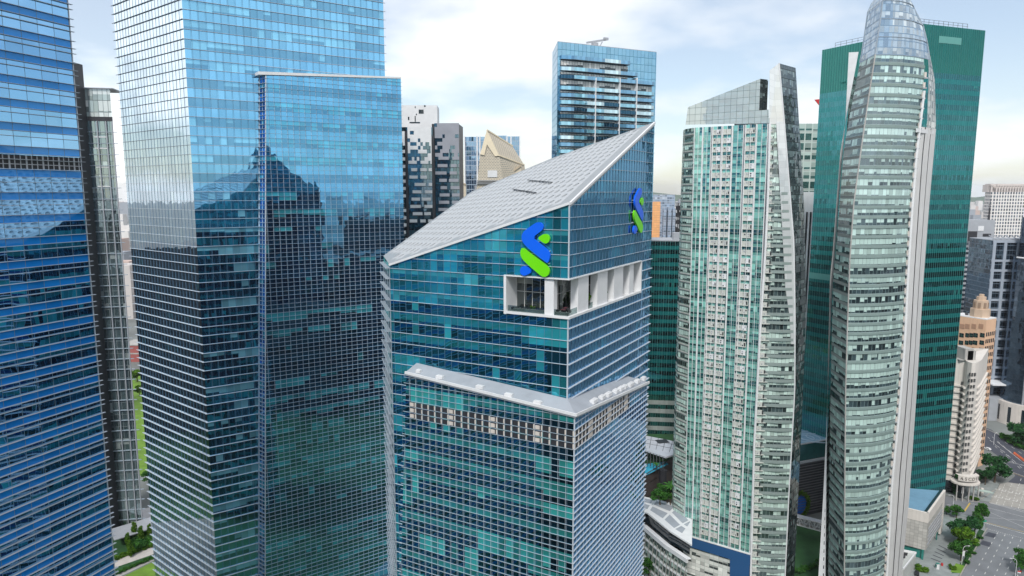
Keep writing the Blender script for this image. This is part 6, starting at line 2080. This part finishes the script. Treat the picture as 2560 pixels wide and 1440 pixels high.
# ================================================================== street furniture
def lamp(p, h, az, label, banner=False):
    t = thing('street_lamp', label, 'street lamp'); t.location = p; t.rotation_euler = (0, 0, R(az))
    b = MB(); b.tube([(0, 0, 0), (0, 0, h * .8), (.25, 0, h * .93), (.9, 0, h), (2.2, 0, h + .1)], [.13, .10, .09, .08, .06], 7); b.build('pole', M['white'], t)
    b = MB(); b.box((2.1, -.16, h), (.9, 0, 0), (0, .32, 0), (0, 0, .16)); b.build('lamp_head', M['white'], t)
    if banner:
        b = MB(); b.box((.12, -.04, h * .45), (.85, 0, 0), (0, .06, 0), (0, 0, 2.6)); b.build('banner', M['white'], t)
    return t
lamp(gnd(2404, 1411), 9.0, 0, 'curved white street lamp with a hanging banner at the wide road kerb', True)
lamp(gnd(2438, 1352), 7.5, 160, 'plain white street lamp pole among the verge trees')
lamp(gnd(2383, 1264), 6.0, 180, 'short white street lamp on the side road below the cypress')
lamp(gnd(2538, 1445), 9.0, 170, 'white street lamp at the lower right corner of the photo')
lamp(gnd(2484, 1112), 8.0, 30, 'tall thin street lamp beside the upper road, right of the hotel')
lamp(gnd(2546, 1110), 8.0, 180, 'green-lit looking street lamp by the upper road hedge')['label'] = 'street lamp standing in front of the dark tree on the upper road'
def flag(p, label):
    t = thing('flag', label, 'flag'); t.location = p
    b = MB(); b.tube([(0, 0, 0), (0, 0, 4.2)], .05, 6); b.build('flagpole', M['white'], t)
    b = MB(); b.box((.05, -.03, 3.5), (1.5, 0, -.2), (0, .05, 0), (0, 0, .55)); b.build('flag_red', M['red'], t)
    b = MB(); b.box((.05, -.03, 2.94), (1.5, 0, -.2), (0, .05, 0), (0, 0, .55)); b.build('flag_white', M['white'], t)
flag(gnd(2392, 1243), 'small red and white flag below the cypress by the hotel')
flag(gnd(2407, 1404), 'small red and white flag beside the lamp with the banner')
flag(gnd(2542, 1448), 'small red and white flag at the lower right corner')
t = thing('sign_pillar', 'slim white upright sign in front of the hotel entrance', 'sign'); t.location = gnd(2405, 1248)
b = MB(); b.tube([(0, 0, 0), (0, 0, 3.5)], .12, 6); b.build('post', M['greyclad'], t)
b = MB(); b.box((-.6, -.1, 3.4), (1.2, 0, 0), (0, .2, 0), (0, 0, 3.6)); b.build('sign_panel', M['white'], t)
t = thing('shelter_canopy', 'pale green flat canopy on a white pillar beside the hotel corner', 'shelter')
c0_, c1_ = gnd(2434, 1222, 4.5), gnd(2474, 1229, 4.5)
b = MB(); b.prism([c0_, c1_, c1_ + Vector((.5, -3, 0)), c0_ + Vector((.5, -3, 0))], Z * .4); b.build('canopy', plain('canopy_green', (.42, .52, .47), .5, .05, .3), t)
b = MB(); b.box(gnd(2452, 1241), Vector((1.4, 0, 0)), Vector((0, 1.2, 0)), Z * 4.6); b.build('pillar', M['hotel'], t)
t = thing('road_sign', 'green direction sign on a pole at the road corner', 'road sign'); t.location = gnd(2455, 1322)
b = MB(); b.tube([(0, 0, 0), (0, 0, 4)], .1, 6); b.build('post', M['greyclad'], t)
b = MB(); b.box((-.5, -.1, 3.6), (2.6, .3, 0), (0, .12, 0), (0, 0, .9)); b.build('sign_panel', plain('sign_board_green', (.01, .32, .20), .4, .05, .3), t)
t = thing('kiosk', 'small white and teal kiosk on the annex forecourt', 'kiosk'); t.location = gnd(2343, 1422)
b = MB(); b.box((-.6, -.5, 0), (1.2, 0, 0), (0, 1.0, 0), (0, 0, 2.5)); b.build('body', M['white'], t)
b = MB(); b.box((-.75, -.55, .9), (.12, 0, 0), (0, 1.1, 0), (0, 0, 1.2)); b.box((-.7, -.6, 2.5), (1.4, 0, 0), (0, 1.2, 0), (0, 0, .2)); b.build('trim', M['teal'], t)
t = thing('litter_bin', 'red bin on the annex forecourt beside the kiosk', 'bin'); t.location = gnd(2355, 1414)
b = MB(); b.tube([(0, 0, 0), (0, 0, 1.1), (0, 0, 1.3)], [.45, .5, .3], 10); b.build('body', M['red'], t)
b = MB(); b.tube([(0, 0, 1.3), (0, 0, 1.42)], [.35, .2], 10); b.build('lid', M['maroon'], t)
# bright orange barriers along the upper road
first = None
p, q = gnd(2535, 1134), gnd(2566, 1157)
for k in range(9):
    o_ = p.lerp(q, k / 8)
    if first is None:
        t = thing('road_barrier', 'orange plastic barrier in the row along the upper road', 'barrier', group='orange barriers along the upper road')
        d = (q - p).normalized(); n = Vector((-d.y, d.x, 0))
        b = MB(); b.prism([Vector((0, 0, 0)) - n * .6, d * 2.2 - n * .6, d * 2.2 + n * .6, n * .6], Z * .35); b.prism([Z * .35 - n * .3, Z * .35 + d * 2.2 - n * .3, Z * .35 + d * 2.2 + n * .3, Z * .35 + n * .3], Z * .75)
        b.build('body', M['orange'], t)
        b = MB(); b.prism([Z * .6 - n * .33, Z * .6 + d * 2.0 - n * .33, Z * .6 + d * 2.0 + n * .33, Z * .6 + n * .33], Z * .15); b.build('white_stripe', M['white'], t)
        t.location = o_; first = t
    else: dup(first, o_)
# cars: one van by the hotel, one at the pavilion
def car(p, az, colr, label, cat='car', name='parked_car'):
    t = thing(name, label, cat); t.location = p; t.rotation_euler = (0, 0, R(az))
    b = MB()
    prof = [(-2.1, .35), (2.1, .35), (2.15, .8), (1.3, .95), (.8, 1.45), (-1.0, 1.5), (-1.9, 1.0), (-2.15, .85)]
    b.prism([Vector((x, -.85, z)) for x, z in prof], Vector((0, 1.7, 0))); b.build('body', colr, t)
    b = MB()
    for y in (-.87, .85): b.prism([Vector((x, y, z)) for x, z in ((1.1, 1.0), (.72, 1.4), (-.95, 1.44), (-1.6, 1.02))], Vector((0, .02, 0)))
    b.build('side_windows', M['glassdark'], t)
    for x in (-1.3, 1.3):
        for y in (-.9, .72):
            b = MB(); b.tube([(x, y, .33), (x, y + .18, .33)], .33, 12); b.build('wheel', M['black'], t)
car(gnd(2468, 1124), 120, M['white'], 'white car beside the hotel wall, left of the upper road')
car(gnd(2292, 1436), 60, M['black'], 'dark car by the white pavilion at the bottom edge')

# ================================================================== far city, seen through the gaps
t = thing('red_block', 'small red building in the slot between the lift tower and the tallest tower', 'building')
o = gnd(340, 905)
b = MB(); b.box(o + Vector((-14, 0, 0)), Vector((40, 0, 0)), Vector((0, 25, 0)), Z * 17); b.build('wall', plain('red_render', (.34, .10, .09), .8, .08, .1), t)
b = MB(); b.box(o + Vector((-14.5, -.5, 17)), Vector((41, 0, 0)), Vector((0, 26, 0)), Z * .8); b.box(o + Vector((-14.5, -.2, 8)), Vector((41, 0, 0)), Vector((0, .4, 0)), Z * 1.4); b.build('roof', M['concrete'], t)
cols = [plain('far_pale', (.52, .49, .47), .9, .1, .01), plain('far_pink', (.55, .43, .38), .9, .1, .01), plain('far_grey', (.30, .33, .37), .9, .1, .01), plain('far_white', (.68, .66, .64), .9, .1, .01)]
cols += [M['darkmetal'], plain('far_dark_glass', (.02, .035, .05), .3, .2, .01)]
rn = random.Random(21)
b = MB()
for _ in range(1700):
    Y = 900 + 8500 * rn.random() ** 1.6
    xh = rn.uniform(-350, 2900)
    x = (xh - 1280) / 1766 * Y
    w, d, h = rn.uniform(18, 60), rn.uniform(15, 40), rn.uniform(12, 60) * (1.5 if rn.random() < .2 else 1)
    if Y > 2500 and rn.random() < .25: h *= 1.9
    if Y < 1500 and 300 < xh < 400: h = min(h, 22)
    h = min(h, 205)
    b.box((x, Y, 0), (w, rn.uniform(-5, 5), 0), (0, d, 0), (0, 0, h), rn.randrange(4))
# unseen dark blocks added outside the frame to darken what the glass mirrors
for k in range(150):
    a = R(rn.uniform(52, 308))
    r_ = rn.uniform(170, 900)
    if 170 < math.degrees(a) < 250: r_ = max(r_, 420)
    x, y = math.sin(a) * r_, math.cos(a) * r_
    w = rn.uniform(28, 60)
    b.box((x - w / 2, y - w / 2, 0), (w, rn.uniform(-6, 6), 0), (0, w * rn.uniform(.8, 1.6), 0), (0, 0, rn.uniform(60, 150)), 4 + rn.randrange(2))
for (x, y, w, d, h) in ((-430, 190, 60, 260, 132), (-520, 60, 60, 110, 128), (-360, 345, 40, 120, 112), (-178, -75, 44, 100, 215), (105, -75, 60, 60, 148), (185, -140, 50, 90, 140), (150, -190, 90, 60, 150)):
    b.box((x, y, 0), (w, 0, 0), (0, d, 0), (0, 0, h), 4)
o = b.build('distant_city', cols); o['kind'] = 'stuff'; o['label'] = 'hazy low city stretching to the horizon, plus unseen dark blocks added for reflections'
b = MB()
pts_ = []
for k in range(61):
    x = -9000 + 18000 * k / 60
    pts_.append(Vector((x, 10500, max(6, 90 + 70 * math.sin(k * .37) + 45 * math.sin(k * .9 + 1)))))
for p, q in zip(pts_[:-1], pts_[1:]):
    b.poly([Vector((p.x, 10200, 0)), Vector((q.x, 10200, 0)), q, p]); b.poly([p, q, Vector((q.x, 11000, 0)), Vector((p.x, 11000, 0))])
o = b.build('hills', M['lawndark']); o['kind'] = 'structure'
# a tower beyond the right edge of the frame, mirrored in the shorter blue slab
t = thing('office_tower', 'tower with a slanting teal top outside the frame, mirrored in the shorter blue slab', 'office tower')
t0, t1 = Vector((143, 50, 0)), Vector((179, 92, 0))
td = (t1 - t0).normalized(); tn = Vector((td.y, -td.x, 0))
FW = facade('mirrored_dark_glass', pw=1.8, fh=4.2, dark=(.004, .010, .02), lite=(.02, .12, .14), p=.2, tint=(.1, .2, .3), refl=.3, mw=.08, mh=.2, mcol=(.05, .07, .09), seed=171)
FW2 = facade('mirrored_teal_crown', pw=3, fh=4.2, dark=(.02, .12, .16), lite=(.06, .26, .32), p=.4, tint=(.2, .4, .5), refl=.2, mw=.3, mh=.5, mcol=(.02, .05, .08), seed=172, flat=True)
b, b2 = MB(), MB()
L = (t1 - t0).length
a0_, a1_ = t0 + td * 7, t1
hi = [(0, 172), (L * .18, 206), (L, 171)]
lo_ = [(0, 150), (L * .18, 163), (L, 169)]
for o_ in (Vector((0, 0, 0)), tn * 34):
    b.poly([t0 + o_, t1 + o_] + [t0 + td * s + o_ + Z * z for s, z in reversed(lo_)], [(0, 0), (L, 0)] + [(s, z) for s, z in reversed(lo_)])
    b2.poly([t0 + td * s + o_ + Z * z for s, z in lo_] + [t0 + td * s + o_ + Z * z for s, z in reversed(hi)], [(s, z) for s, z in lo_] + [(s, z) for s, z in reversed(hi)])
for s, z in ((0, 172), (L, 171)):
    p = t0 + td * s; b.poly([p, p + tn * 34, p + tn * 34 + Z * z, p + Z * z], [(0, 0), (34, 0), (34, z), (0, z)])
b.build('glass_wall', FW, t); b2.build('glass_crown', FW2, t)
b = MB()
for (s0, z0), (s1, z1) in zip(hi[:-1], hi[1:]):
    p, q = t0 + td * s0 + Z * z0, t0 + td * s1 + Z * z1; b.poly([p, q, q + tn * 34, p + tn * 34])
b.build('roof', M['roofgrey'], t)

# ================================================================== air
b = MB()
b.box((-12300, -12300, -1), (24600, 0, 0), (0, 24600, 0), (0, 0, 282))
hz_ = NT('haze_air')
v = hz_.n('ShaderNodeVolumePrincipled')
v.inputs['Color'].default_value = (.92, .95, 1.0, 1)
v.inputs['Density'].default_value = HAZE = .00005
v.inputs['Anisotropy'].default_value = .2
hz_.l(v.outputs[0], hz_.out.inputs['Volume'])
o = b.build('haze', hz_.mat); o['kind'] = 'stuff'
